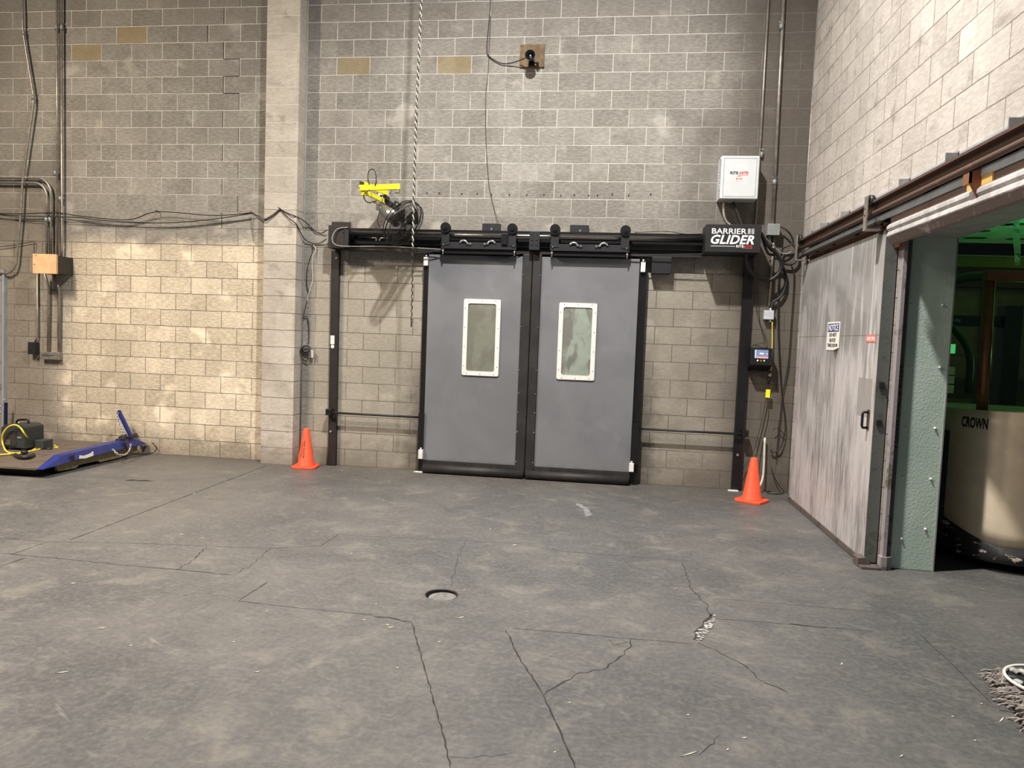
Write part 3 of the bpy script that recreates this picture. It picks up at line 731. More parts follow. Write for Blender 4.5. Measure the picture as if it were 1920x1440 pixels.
# guard bars
for x0, x1, xc, lab in ((-.19, .96, -.165, 'thin black guard bar low on the wall left of the double door'), (3.53, 4.72, 4.70, 'thin black guard bar low on the wall right of the double door')):
    t = thing('guard_bar', lab, 'bar', ((x0 + x1) / 2, -.12, .63), 'guard bars beside the double door')
    T('bar', M_carr, t, [(x0, -.115, .655), (x1, -.115, .655)], .0135, n=12, sm=False)
    B('bracket', M_black, t, xc - .035, xc + .035, -.14, -.062, .625, .70, bev=.003)
# ------------------------------------------------------------------ sign
t = thing('product_sign', 'black sign with white bold lettering over the right end of the track', 'sign', (4.41, -.4, 2.63))
SX0, SX1, SZ0, SZ1, SY = 4.118, 4.690, 2.632, 2.925, -.42
B('sign_box', M_signk, t, SX0, SX1, SY, -.12, SZ0, SZ1, bev=.003)
def sg(u, v): q = bw(u, v, SY); return q
Y0 = SY - .0012
w_ = SX1 - SX0; h_ = SZ1 - SZ0
def at(fx, fz): return Vector((SX0 + w_ * fx, Y0, SZ0 + h_ * fz))
letters('lettering', 'BARRIER', M_signw, t, at(.105, .66), EX, EZ, w_ * .63, h_ * .195, .002, bold=.012)
letters('lettering', 'GLIDER', M_signw, t, at(.095, .29), EX, EZ, w_ * .78, h_ * .335, .002, bold=.028, shear=.28, space=1.05)
B('door_emblem', M_signg, t, at(.755, 0).x, at(.805, 0).x, Y0 - .001, Y0 + .001, at(0, .665).z, at(0, .86).z)
B('door_emblem', M_signg, t, at(.82, 0).x, at(.87, 0).x, Y0 - .001, Y0 + .001, at(0, .665).z, at(0, .86).z)
B('rule', M_signw, t, at(.095, 0).x, at(.54, 0).x, Y0 - .001, Y0 + .001, at(0, .207).z, at(0, .222).z)
letters('lettering', 'RITE-', M_signw, t, at(.56, .175), EX, EZ, w_ * .155, h_ * .09, .002, bold=.015)
letters('lettering', 'HITE', M_red, t, at(.72, .175), EX, EZ, w_ * .13, h_ * .09, .002, bold=.015)
B('rule', M_pink, t, at(.68, 0).x, at(.85, 0).x, Y0 - .001, Y0 + .001, at(0, .148).z, at(0, .157).z)
# ------------------------------------------------------------------ control enclosure
t = thing('control_enclosure', 'light grey wall enclosure with a small logo above the black sign', 'electrical box', (4.46, 0, 3.235))
B('cabinet', M_box, t, 4.262, 4.664, -.20, -.001, 3.236, 3.690, bev=.004)
B('lid', M_box, t, 4.266, 4.668, -.228, -.201, 3.232, 3.694, bev=.012)
bm = NB()
for a in ((4.294, 4.640, 3.256, 3.260), (4.294, 4.640, 3.664, 3.668), (4.294, 4.298, 3.256, 3.668), (4.636, 4.640, 3.256, 3.668)): box(bm, a[0], a[1], -.2295, -.228, a[2], a[3])
mk('lid_line', bm, M_boxdk, t)
bm = NB(); z = 3.26
while z < 3.66: cyl(bm, (4.256, -.212, z), (4.256, -.212, z + .014), .007, n=8); z += .028
split('hinge', bm, M_chrome, t)
letters('logo', 'RITE', M_ink, t, (4.365, -.2295, 3.495), EX, EZ, .082, .030, .002, bold=.02)
letters('logo', '-HITE', M_red, t, (4.453, -.2295, 3.495), EX, EZ, .10, .030, .002, bold=.02)
B('logo_underline', M_pink, t, 4.452, 4.553, -.2300, -.228, 3.484, 3.487)
B('small_print', M_boxdk, t, 4.437, 4.486, -.2300, -.228, 3.474, 3.477)
B('warning_label', M_paper, t, 4.417, 4.499, -.2300, -.228, 3.425, 3.462)
B('label_band', M_red, t, 4.426, 4.493, -.2308, -.2298, 3.440, 3.456)
B('label_text', M_paper, t, 4.434, 4.486, -.2314, -.2306, 3.446, 3.451)
for px, r, m in ([(1357, 382), (1357, 400), (1362, 415), (1375, 427)], .014, M_conduit), ([(1370, 384), (1375, 400), (1383, 425)], .008, M_cable), ([(1376, 383), (1384, 402), (1392, 425)], .016, M_cable):
    tag(T('flexible_conduit', m, None, [bw(px[0][0], px[0][1] - 2, -.10)] + [bw(u, v, -.12 - .01 * i) for i, (u, v) in enumerate(px)], r), {.014: 'curved grey conduit dropping from the enclosure to the black sign', .008: 'thin black cable dropping from the enclosure to the black sign', .016: 'thick black conduit dropping from the enclosure to the black sign'}[r], 'conduit')
# ------------------------------------------------------------------ conduits right
def cond(label, px, r, y=-.03, mat=M_conduit, name='conduit', sm=False, group=None, couplings=(), k=6, cat='conduit'):
    pts = [p if isinstance(p, Vector) else bw(p[0], p[1], p[2] if len(p) > 2 else y) for p in px]
    if couplings:
        t = thing(name, label, cat, pts[0], group); T('pipe', mat, t, pts, r, n=12, sm=sm, k=k)
        bm = NB()
        for u, v in couplings:
            q = bw(u, v, y); cyl(bm, q - EZ * .03, q + EZ * .03, r * 1.35, n=12); box(bm, q.x - r * 1.2, q.x + r * 2.2, -.008, -.001, q.z + .05, q.z + .07)
        split('coupling', bm, M_jbox, t); return t
    return tag(T(name, mat, None, pts, r, n=10, sm=sm, k=k), label, cat, group)
def bwv(x, z, y): return Vector((x, y, z))
cond('thin vertical conduit running behind the grey enclosure', [bwv(4.70, 6.0, -.02), bwv(4.702, 2.93, -.02)], .012, y=-.02, couplings=((1428, 290),))
cond('vertical conduit from the ceiling to the steel junction box by the corner', [bwv(4.852, 6.0, -.03), bwv(4.880, 2.99, -.03)], .017, couplings=((1465, 50), (1452, 342)))
t = thing('junction_box', 'square grey steel junction box right of the black sign', 'junction box', (4.88, 0, 2.87))
B('body', M_jbox, t, 4.820, 4.942, -.10, -.001, 2.872, 2.988, bev=.004); B('cover', M_jbox, t, 4.816, 4.946, -.108, -.100, 2.868, 2.992, bev=.003)
bm = NB()
for x in (4.828, 4.934):
    for z in (2.88, 2.98): disc(bm, (x, -.112, z), EY, .005, .005, 8)
split('cover_screw', bm, M_chrome, t)
cond('short conduit below the steel junction box, the right one', [bwv(4.905, 2.872, -.03), bwv(4.90, 2.60, -.03), bwv(4.898, 2.10, -.03)], .013)
cond('short conduit below the steel junction box, the left one', [bwv(4.86, 2.872, -.03), bwv(4.862, 2.76, -.03)], .015)
C = lambda label, px, r, y=-.03, mat=M_cable, **k: cond(label, px, r, y, mat, name='cable', sm=True, cat='cable', **k)
C('arched black hose from the steel junction box down to the corner', [(1464, 425, -.08), (1473, 430, -.1), (1483, 441, -.1), (1487, 455, -.09), (1478, 461, -.08), (1468, 466, -.06), (1465, 480, -.05)], .010)
C('thick black cable hanging in a big loop below the sign', [(1428, 440, -.3), (1440, 460, -.25), (1455, 475, -.18), (1465, 492, -.15), (1462, 510, -.14), (1450, 522, -.14), (1437, 526, -.14), (1420, 520, -.16), (1407, 508, -.2), (1400, 492, -.25), (1399, 474, -.28)], .021)
C('second black cable looping inside the big hanging loop', [(1428, 436, -.3), (1432, 455, -.25), (1440, 475, -.2), (1450, 478, -.15)], .013)
C('grey sheathed cable sweeping right from the sign to the corner', [(1432, 445, -.2), (1448, 458, -.12), (1462, 473, -.08), (1475, 476, -.05), (1484, 472, -.04)], .008, mat=M_cable_g)
C('black cable curling from the rail end down beside the corner', [(1512, 448, -.2), (1498, 452, -.1), (1493, 457, -.08), (1495, 470, -.07), (1495, 485, -.06), (1486, 495, -.06), (1472, 495, -.06), (1464, 490, -.06)], .013)
C('thick black cable hanging under the junction box toward the small grey box', [(1466, 495, -.06), (1473, 515, -.05), (1472, 540, -.05), (1462, 558, -.05), (1450, 566, -.05), (1446, 580, -.05)], .015)
C('thin black wire dangling near the inner corner down the wall', [(1483, 497, -.03), (1488, 510, -.03), (1488, 540, -.03), (1484, 600, -.03), (1478, 680, -.03), (1468, 735, -.03), (1463, 780, -.03), (1458, 830, -.03), (1455, 862, -.03)], .006)
C('black wire hanging straight down beside the touch screen', [(1460, 510, -.04), (1459, 560, -.04), (1459, 620, -.04), (1462, 690, -.04), (1466, 740, -.04), (1472, 790, -.04), (1471, 815, -.04), (1462, 842, -.04), (1448, 848, -.04), (1446, 842, -.04)], .007)
C('thin wire hanging from the sign to the touch screen', [(1412, 480, -.10), (1414, 540, -.04), (1420, 590, -.04), (1430, 620, -.04), (1437, 640, -.04), (1420, 645, -.04), (1400, 650, -.05)], .003)
C('thin second wire hanging near the touch screen', [(1420, 480, -.08), (1422, 560, -.03), (1424, 600, -.03), (1433, 640, -.03)], .0025)
C('black lead entering the touch screen housing from the post', [(1400, 650, -.03), (1414, 647, -.06), (1425, 650, -.12), (1436, 655, -.14)], .006)
C('black lead looping under the touch screen housing', [(1400, 691, -.03), (1410, 698, -.05), (1425, 697, -.06), (1440, 697, -.06)], .005)
t = thing('relay_box', 'small pale grey plastic box above the touch screen', 'electrical box', (4.89, 0, 1.94))
B('body', M_lbox, t, 4.842, 4.944, -.078, -.001, 1.945, 2.045, bev=.005)
bm = NB(); cyl(bm, (4.912, -.05, 2.045), (4.912, -.05, 2.072), .014, n=12); cyl(bm, (4.912, -.05, 1.918), (4.912, -.05, 1.945), .013, n=12); split('gland', bm, M_lbox, t)
C('yellow cord running from the small grey box to the plug', [(1448, 603, -.05), (1448, 640, -.05), (1447, 663, -.05), (1446, 690, -.05), (1444, 697, -.05)], .006, mat=M_yel2)
t = thing('touch_screen_panel', 'black control panel with a lit screen and three buttons', 'control panel', (4.82, 0, 1.37))
bm = NB(); prism(bm, [(4.695, -.17, 1.625), (4.695, -.20, 1.44), (4.695, -.001, 1.37), (4.695, -.001, 1.60)], (.235, 0, 0)); mk('housing', bm, M_black, t)
fa = Vector((0, -.03, -.185)).normalized(); upf = -fa; nf = Vector((0, -.987, .16))
def pf(a, b, out=.002): return Vector((4.695 + a, -.17, 1.625)) + fa * b + nf * out
def plate(name, mat, par, a0, a1, b0, b1, out=.002):
    bm = NB(); prism(bm, [pf(a0, b0, 0), pf(a1, b0, 0), pf(a1, b1, 0), pf(a0, b1, 0)], nf * out); return mk(name, bm, mat, par)
s = plate('screen', M_screen, t, .045, .190, .02, .115)
bm = NB()
for i in range(5): prism(bm, [pf(.048, .026 + i * .018), pf(.062, .026 + i * .018), pf(.062, .034 + i * .018), pf(.048, .034 + i * .018)], nf * .001)
for b in (.055, .064): prism(bm, [pf(.097, b), pf(.143, b), pf(.143, b + .005), pf(.097, b + .005)], nf * .001)
prism(bm, [pf(.170, .060), pf(.182, .060), pf(.182, .067), pf(.170, .067)], nf * .001)
mk('screen_glyph', bm, M_scrw, s)
bm = NB(); prism(bm, [pf(.070, .097), pf(.188, .097), pf(.188, .113), pf(.070, .113)], nf * .001); mk('screen_bar', bm, M_scrr, s)
for a, m in ((.078, M_led_y), (.112, M_led_r), (.147, M_led_g)):
    bm = NB(); disc(bm, pf(a, .140, 0), nf, .009, .005, 16); mk('button', bm, m, t)
t = thing('power_plug', 'black plug hanging below the touch screen on the yellow cord', 'plug', bw(1443, 728, -.06))
bm = NB(); cyl(bm, bw(1444, 695, -.06), bw(1443, 700, -.06), .014, n=12); cyl(bm, bw(1443, 706, -.06), bw(1441, 720, -.06), .021, .014, 12); mk('plug_body', bm, M_cable, t)
bm = NB(); cyl(bm, bw(1443.5, 700, -.06), bw(1443, 706.5, -.06), .017, n=12); mk('collar', bm, M_lbox, t)
C('pair of black wires running from the plug down behind the right cone', [(1441, 718, -.06), (1439, 745, -.06), (1436, 775, -.06), (1427, 815, -.06), (1418, 850, -.1), (1414, 880, -.15)], .005)
C('thin wire running from the yellow tag down to the floor left of the cone', [(1439, 730, -.06), (1436, 748, -.06), (1428, 790, -.05), (1412, 850, -.05), (1396, 875, -.05), (1391, 888, -.05)], .003)
t = thing('cord_tag', 'yellow warning tag wrapped around the hanging wires', 'tag', bw(1440, 746, -.07))
bm = NB(); a, b, c, d = bw(1436.5, 730, -.075), bw(1444.5, 730.5, -.075), bw(1443.5, 746, -.085), bw(1435, 745, -.085); prism(bm, [a, b, c, d], (0, .006, 0)); mk('tag_sheet', bm, M_yellow, t)
t2 = T('floor_pipe', M_cable_w, None, [bwv(4.93, .62, -.05), bwv(4.935, .30, -.06), bwv(4.925, .16, -.08), bwv(4.89, .07, -.10), bwv(4.82, .012, -.14)], .013, n=10)
tag(t2, 'pale bent pipe standing behind the right traffic cone', 'pipe')
C('tangle of black wire lying on the floor in the corner', [(1446, 875, -.05), (1452, 895, -.05), (1462, 912, -.05), fl(1470, 924, .01), fl(1450, 926, .01), fl(1438, 922, .01), fl(1460, 918, .01)], .005)
C('black wire looped over the bent pipe behind the cone', [(1449, 806, -.06), (1458, 803, -.05), (1468, 812, -.05), (1470, 822, -.05)], .004)
# ------------------------------------------------------------------ horn loudspeaker
tag(B('plywood_board', M_ply, None, 1.985, 2.270, -.022, -.001, 4.733, 4.985), 'square of weathered plywood high on the wall behind the horn', 'board')
t = thing('horn_speaker', 'black horn loudspeaker fixed to the plywood square', 'speaker', (2.13, -.1, 4.70))
hx, hz, hy = 2.125, 4.80, -.20
bm = NB(); prof = [(.060, 0), (.056, .02), (.040, .06), (.030, .10), (.028, .175)]; R = []
for r, dy in prof: R.append([bm.verts.new((hx + r * math.cos(a), hy + dy, hz + r * math.sin(a))) for a in [2 * math.pi * i / 28 for i in range(28)]])
for r, dy in ((.054, .004), (.030, .05), (.012, .07)): R.insert(0, [bm.verts.new((hx + r * math.cos(a), hy + dy, hz + r * math.sin(a))) for a in [2 * math.pi * i / 28 for i in range(28)]])
for A, Bq in zip(R, R[1:]):
    for i in range(28): g = bm.faces.new((A[i], A[(i + 1) % 28], Bq[(i + 1) % 28], Bq[i])); g.smooth = True
bm.faces.new(R[-1]); bm.faces.new(R[0]); mk('horn', bm, M_black, t)
bm = NB(); bmesh.ops.create_uvsphere(bm, u_segments=16, v_segments=10, radius=.014, matrix=Matrix.Translation((hx, hy + .03, hz))); mk('phase_plug', bm, M_chrome, t)
bm = NB(); cyl(bm, (hx + .06, -.06, hz - .045), (hx + .085, -.06, hz - .045), .020, n=14); cyl(bm, (hx + .03, -.06, hz - .03), (hx + .07, -.06, hz - .045), .010, n=10); mk('adjuster_knob', bm, M_black, t)
bm = NB(); box(bm, hx - .035, hx + .035, -.045, -.023, hz - .06, hz + .02, .003); mk('mount_bracket', bm, M_black, t)
C('black cable drooping from above to the horn loudspeaker', [bwv(1.60, 5.9, -.02), (920, 0, -.015), (916, 50, -.015), (913, 95, -.015), (920, 108, -.015), (938, 118, -.02), (955, 119, -.03), (975, 113, -.08), (989, 107, -.14)], .006)
C('thin wire running down the block wall below the horn to the track', [(920, 30, -.006), (915, 140, -.006), (911, 175, -.006), (911, 260, -.006), (916, 340, -.006), (920, 365, -.006), (926, 390, -.01), (935, 418, -.06)], .0035)
# anchor holes in a row
for i, (u, v) in enumerate([(801, 362), (824, 362), (866, 363), (895, 363), (922, 365), (955, 365), (988, 365), (1020, 365), (1052, 366), (1077, 365), (1104, 366), (1120, 366), (1148, 364), (1179, 366), (1220, 364)]):
    q = bw(u, v); bm = NB(); cyl(bm, q + Vector((0, -.012, .003)), q + Vector((0, .004, 0)), .006, n=8); disc(bm, q + Vector((-.003, -.005, -.008)), EY, .005, .004, 8)
    tag(mk('anchor_bolt', bm, M_ink), 'short cut-off anchor bolt in the row across the wall above the track', 'bolt', 'cut-off anchor bolts in a row above the track')
# ------------------------------------------------------------------ hanging rope
t = thing('pull_rope', 'long black and white twisted rope hanging in front of the fan', 'rope', (1.03, -.85, 1.71))
def ropex(z): return 1.025 + .012 * math.sin(z * 1.3) + .004 * (z - 3)
for ph, m in ((0, M_cable), (math.pi, M_cable_w)):
    pts = []; z = 5.9
    while z > (2.55 if ph else 1.78):
        a = (5.9 - z) * 2 * math.pi / .075 + ph; pts.append((ropex(z) + .0065 * math.cos(a), -.85 + .0065 * math.sin(a), z)); z -= .0125
    T('strand', m, t, pts, .0062, n=6, sm=False)
bm = NB(); cyl(bm, (ropex(1.8), -.85, 1.80), (ropex(1.7), -.85, 1.71), .011, .006, 8); mk('knot', bm, M_cable, t)
# ------------------------------------------------------------------ dock fan with yellow arm
t = thing('fan_arm', 'yellow folding arm bolted to the wall holding the black fan', 'arm', (.42, 0, 3.15))
B('wall_plate', M_conduit, t, .333, .497, -.02, -.001, 3.300, 3.452, bev=.003)
B('wall_pivot', M_white, t, .385, .49, -.13, -.02, 3.225, 3.31, bev=.004)
B('pivot_cap', M_black, t, .44, .52, -.24, -.10, 3.16, 3.23, bev=.005)
def arm(name, a, b, h, d, mat=M_yellow):
    a, b = Vector(a), Vector(b); ex = (b - a).normalized(); ez = EZ - ex * ex.z; ez.normalize(); ey = ez.cross(ex)
    bm = NB(); obox(bm, (a + b) / 2, ex, ey, ez, (b - a).length / 2, d / 2, h / 2); return mk(name, bm, mat, t)
E0 = bw(679, 344, -.62); E1 = bw(681, 360, -.62); W0 = bw(725, 362, -.20); W1 = bw(722, 378, -.20)
arm('lower_strut', E0, W0, .052, .03); arm('lower_strut', bw(686, 361, -.58), W1, .046, .03)
F0 = bw(674, 352.5, -.66); F1 = bw(750, 350, -.60); arm('front_boom', F0, F1, .058, .04)
B('elbow_cap', M_carr, t, F0.x - .005, F0.x + .035, -.65, -.58, F0.z + .03, F0.z + .075); arm('elbow_block', F0 + Vector((.012, .03, -.045)), F0 + Vector((.06, .03, -.045)), .06, .05)
B('boom_end', M_conduit, t, F1.x - .06, F1.x - .005, -.62, -.575, F1.z - .07, F1.z - .03, bev=.004)
bm = NB()
for a, b in (((708, 362), (708, 371)), ((717, 368), (717, 377))): cyl(bm, bw(*a, -.3), bw(*b, -.3), .008, n=8)
disc(bm, bw(674, 351.5, -.69), EY, .007, .02, 10); disc(bm, bw(676, 362, -.69), EY, .006, .03, 10)
split('pivot_bolt', bm, M_chrome, t)
T('looped_cord', M_cable, t, [bw(693, 347, -.66), bw(690, 337, -.68), bw(690, 325, -.68), bw(695, 318, -.68), bw(702, 319, -.68), bw(705, 330, -.68), bw(705, 342, -.67), bw(703, 348, -.66)], .0055)
T('looped_cord', M_cable, t, [bw(694, 356, -.68), bw(684, 362, -.7), bw(682, 368, -.7), bw(685, 376, -.65), bw(692, 380, -.55), bw(700, 378, -.5), bw(706, 376, -.45)], .0055)
t = thing('dock_fan', 'round black caged fan with a silver motor hanging from the yellow arm', 'fan', (.75, -.5, 2.60))
hub = bw(756, 419, -.52)
vd = (hub - EYE).normalized(); ax = ((rgt * .79 - upv * .61) * .93 - vd * .36).normalized()      # direction the fan faces
R_ = .270
back = hub - ax * .06
m0 = bw(722, 383, -.40); 
ma = hub - ax * .07; mb = hub - ax * .30
bm = NB(); cyl(bm, mb, ma, .086, .086, 28); o = mk('motor', bm, M_motor, t)
bm = NB(); cyl(bm, mb - (ma - mb).normalized() * .008, mb, .07, .084, 28); mk('motor_cap', bm, M_carr, t)
bm = NB(); dm, um, vm = basis(ma - mb); q = bw(731, 381, -.50); obox(bm, q, dm, um, vm, .055, .03, .022); obox(bm, bw(744, 385, -.52), dm, um, vm, .03, .03, .036)
mk('junction', bm, M_black, t)
bm = NB(); disc(bm, bw(745, 384, -.575), Vector((0, -1, .3)), .009, .02, 10); mk('knob', bm, M_chrome, t)
bm = NB(); ring(bm, hub + ax * .0, ax, R_, .006, 56, 6); ring(bm, hub + ax * .045, ax, R_ * .97, .004, 56, 6); ring(bm, hub - ax * .045, ax, R_ * .97, .004, 56, 6)
_, ua, va = basis(ax); 
for s_, dd in ((1, .085), (-1, .08)):
    for i in range(64):
        a = 2 * math.pi * i / 64; e = ua * math.cos(a) + va * math.sin(a); pp = []
        for rr_, hh in ((.04, 1.), (.16, .97), (.23, .80), (.259, .52), (.270, .0)): pp.append(hub + e * rr_ + ax * s_ * dd * hh)
        tube(bm, pp, .0017, 4, sm=False)
    for rr_, hh in ((.08, .995), (.13, .98), (.185, .92), (.23, .80)): ring(bm, hub + ax * s_ * dd * hh, ax, rr_, .0018, 40, 4)
mk('guard_cage', bm, M_wire, t)
bm = NB()
for k_ in range(3):
    a0 = 2 * math.pi * k_ / 3 + .4; V0 = []
    for i in range(7):
        r = .03 + .20 * i / 6; row = []
        for j in range(5):
            a = a0 + (j / 4 - .5) * (.85 + .2 * math.sin(i / 6 * 3.1)); e = ua * math.cos(a) + va * math.sin(a)
            row.append(bm.verts.new(hub + e * r + ax * ((j / 4 - .5) * .05)))
        V0.append(row)
    for i in range(6):
        for j in range(4): bm.faces.new((V0[i][j], V0[i][j + 1], V0[i + 1][j + 1], V0[i + 1][j]))
bmesh.ops.solidify(bm, geom=bm.faces[:], thickness=.002)
mk('blades', bm, M_blade, t)
bm = NB(); cyl(bm, hub - ax * .04, hub + ax * .03, .034, n=20); disc(bm, hub + ax * .082, ax, .036, .006, 24); mk('hub', bm, M_jbox, t)
bm = NB(); tube(bm, [W1 + Vector((-.02, 0, -.02)), bw(722, 386, -.3), mb], .014, 8); ring(bm, bw(709, 380, -.42), EZ, .05, .006, 24, 6); mk('yoke', bm, M_conduit, t)
T('hanging_cord', M_cable, t, [bw(712, 384, -.42), bw(711, 398, -.42), bw(708, 412, -.42), bw(711, 425, -.38)], .004)
T('pull_string', M_cable_w, t, [bw(713, 384, -.42), bw(712, 400, -.42), bw(713, 410, -.42)], .003, sm=False)
# ------------------------------------------------------------------ traffic cones
def cone(base, rot, label):
    t = thing('traffic_cone', label, 'traffic cone', base, 'orange traffic cones by the wall')
    bx, by = base[0], base[1]; bm = NB(); prof = [(.108, .026), (.104, .045), (.094, .06), (.036, .455), (.030, .468), (.024, .464), (.028, .44)]; R = []
    for r, z in prof: R.append([bm.verts.new((bx + r * math.cos(a), by + r * math.sin(a), z)) for a in [2 * math.pi * i / 36 for i in range(36)]])
    for A, Bq in zip(R, R[1:]):
        for i in range(36): g = bm.faces.new((A[i], A[(i + 1) % 36], Bq[(i + 1) % 36], Bq[i])); g.smooth = True
    mk('cone_body', bm, M_cone, t)
    bm = NB(); h = .142; c, s_ = math.cos(rot), math.sin(rot)
    poly = [(bx + x * c - y * s_, by + x * s_ + y * c, 0.0) for x, y in ((-h, -h * .8), (-h * .8, -h), (h * .8, -h), (h, -h * .8), (h, h * .8), (h * .8, h), (-h * .8, h), (-h, h * .8))]
    prism(bm, poly, (0, 0, .026)); bmesh.ops.bevel(bm, geom=bm.edges[:], offset=.004, segments=1, affect='EDGES'); mk('base', bm, M_cone, t)
    return t
c1 = cone((-.385, -.255, 0), .12, 'orange traffic cone with black lettering beside the left pilaster')
c2 = cone((4.715, -.59, 0), -.62, 'orange traffic cone with no lettering near the freezer door')
# stencilled lettering down the cone, following its slope
def cone_text(s, az, z0, z1, w):
    o = letters('lettering', s, M_ink, c1, (0, 0, 0), EX, EZ, z1 - z0, w, .001, bold=.02)
    bx, by = -.385, -.255
    for v in o.data.vertices:
        x, y, z = v.co + LOC[c1.name]; zz = z1 - x; r = .094 + (.036 - .094) * (zz - .06) / (.455 - .06) + .0012 + abs(y) * .5; a = az + (z - w / 2) / r
        v.co = Vector((bx + r * math.cos(a), by + r * math.sin(a), zz)) - LOC[c1.name]
cone_text('WET FLOOR', math.radians(-88), .12, .33, .020); cone_text('CAUTION', math.radians(-112), .13, .31, .016)
# ------------------------------------------------------------------ sliding freezer door and its hardware
d3 = thing('door_3', 'scratched galvanised sliding freezer door standing open along the right wall', 'door', (5.17, -1.57, 0), kind='structure')
DX = 5.13
B('sheet_face', M_galv, d3, DX, DX + .085, -2.695, -.45, .035, 2.532, bev=.004)
bm = NB(); box(bm, DX + .002, DX + .088, -2.702, -2.690, .03, 2.525); mk('edge_sheet', bm, M_edge, d3)
bm = NB(); box(bm, DX - .012, DX + .06, -2.69, -.45, .006, .050); mk('bottom_sweep', bm, M_sweep, d3)
h = thing('pull_handle', None, None, (0, 0, 0)); bpy.data.objects.remove(h)
ph = rw(1627, 788, DX - .03)
T('pull_handle', M_black, d3, [(DX, -2.60, 1.165), (DX - .04, -2.60, 1.165), (DX - .045, -2.60, 1.15), (DX - .045, -2.60, 1.06), (DX - .04, -2.60, 1.045), (DX, -2.60, 1.045)], .010, sm=False)
B('handle_plate', M_rail, d3, DX - .004, DX, -2.625, -2.575, 1.03, 1.185)
bm = NB()
for z in (1.385, 1.10): box(bm, DX + .02, DX + .058, -2.716, -2.702, z - .02, z + .02, .002)
split('edge_latch', bm, M_carr, d3)
T('latch_wire', M_cable, d3, [(DX + .05, -2.71, 1.385), (DX + .07, -2.712, 1.33), (DX + .08, -2.71, 1.28)], .003)
bm = NB(); prism(bm, [(DX - .055, -2.63, .0), (DX + .03, -2.63, .0), (DX + .03, -2.63, .055), (DX + .0, -2.63, .075), (DX - .055, -2.63, .065)], (0, -.11, 0)); mk('floor_guide', bm, M_sweep, d3)
bm = NB(); box(bm, DX - .05, DX + .09, -2.80, -2.70, .0, .02, .003); mk('guide_foot', bm, M_sweep, d3)
# notice sheet
ns = thing('notice_sign', 'white notice sign with navy header and bottom corner curling off the freezer door', 'sign', (DX, -1.6, 1.62))
nx = DX - .004
bm = NB(); poly = [(nx, -1.43, 1.63), (nx, -1.64, 1.63), (nx, -1.785, 1.652), (nx, -1.79, 1.88), (nx, -1.43, 1.885)]; prism(bm, poly, (.002, 0, 0)); mk('sheet', bm, M_paper, ns)
bm = NB(); prism(bm, [(nx, -1.64, 1.63), (nx, -1.785, 1.652), (nx - .035, -1.74, 1.628)], (.001, 0, 0)); mk('curled_corner', bm, M_paper, ns)
eY = Vector((0, -1, 0))
bm = NB(); box(bm, nx - .0015, nx, -1.765, -1.455, 1.795, 1.868); mk('header_band', bm, M_navy, ns)
letters('lettering', 'NOTICE', M_signw, ns, (nx - .0022, -1.475, 1.803), eY, EZ, .275, .057, .001, bold=.015, shear=.1)
for s_, z, w in (('DO NOT', 1.752, .20), ('BLOCK', 1.705, .17), ('THIS DOOR', 1.658, .29)): letters('lettering', s_, M_ink, ns, (nx - .0020, -1.61 + w / 2, z), eY, EZ, w, .031, .001, bold=.01)
ns2 = thing('warning_label', 'small faded red label near the near edge of the freezer door', 'label', (DX, -2.54, 1.70))
B('label_sheet', M_pink, ns2, DX - .003, DX, -2.645, -2.44, 1.70, 1.755); letters('lettering', 'DO NOT ENTER', M_paper, ns2, (DX - .0035, -2.46, 1.712), eY, EZ, .165, .03, .001, bold=.01)
# rails above
t = thing('sliding_door_rail', 'brown steel rail with grey mounting plate above the freezer door', 'door track', (5.1, -3.4, 2.55))
YN, YE = -.42, -7.4
B('lower_plate', M_plate, t, 5.084, 5.096, YE, YN, 2.596, 2.642)
B('mounting_plate', M_plate, t, 5.175, 5.2275, YE, YN, 2.60, 2.848)
bm = NB(); box(bm, 5.035, 5.172, YE, YN, 2.735, 2.752); box(bm, 5.075, 5.095, YE, YN, 2.665, 2.735); mk('i_beam', bm, M_rail, t)
T('running_rail', M_rail, t, [(5.06, YN, 2.662), (5.06, YE, 2.662)], .019, n=14, sm=False)
bm = NB()
for y in (-.80, -1.33, -1.95, -2.62, -3.4, -4.3, -5.2): box(bm, 5.10, 5.175, y - .018, y + .018, 2.60, 2.70)
split('hanger_lug', bm, M_carr, t)
T('lower_rail', M_rail, t, [(5.10, YN - .03, 2.600), (5.10, -2.70, 2.600)], .017, n=12, sm=False)
bm = NB()
for y in (-.51, -1.04, -1.65, -2.26, -2.91, -3.61, -4.30, -5.0):
    box(bm, 5.10, 5.176, y - .05, y - .04, 2.75, 2.845); box(bm, 5.168, 5.176, y - .05, y + .03, 2.76, 2.855); cyl(bm, (5.125, y - .015, 2.80), (5.17, y - .015, 2.80), .012, n=8)
split('clip_angle', bm, M_jbox, t)
tag(mk('rust_board', box(NB(), 5.19, 5.2275, -2.80, -.44, 2.40, 2.598), M_rust), 'rusty brown board on the wall just above the freezer door', 'board')
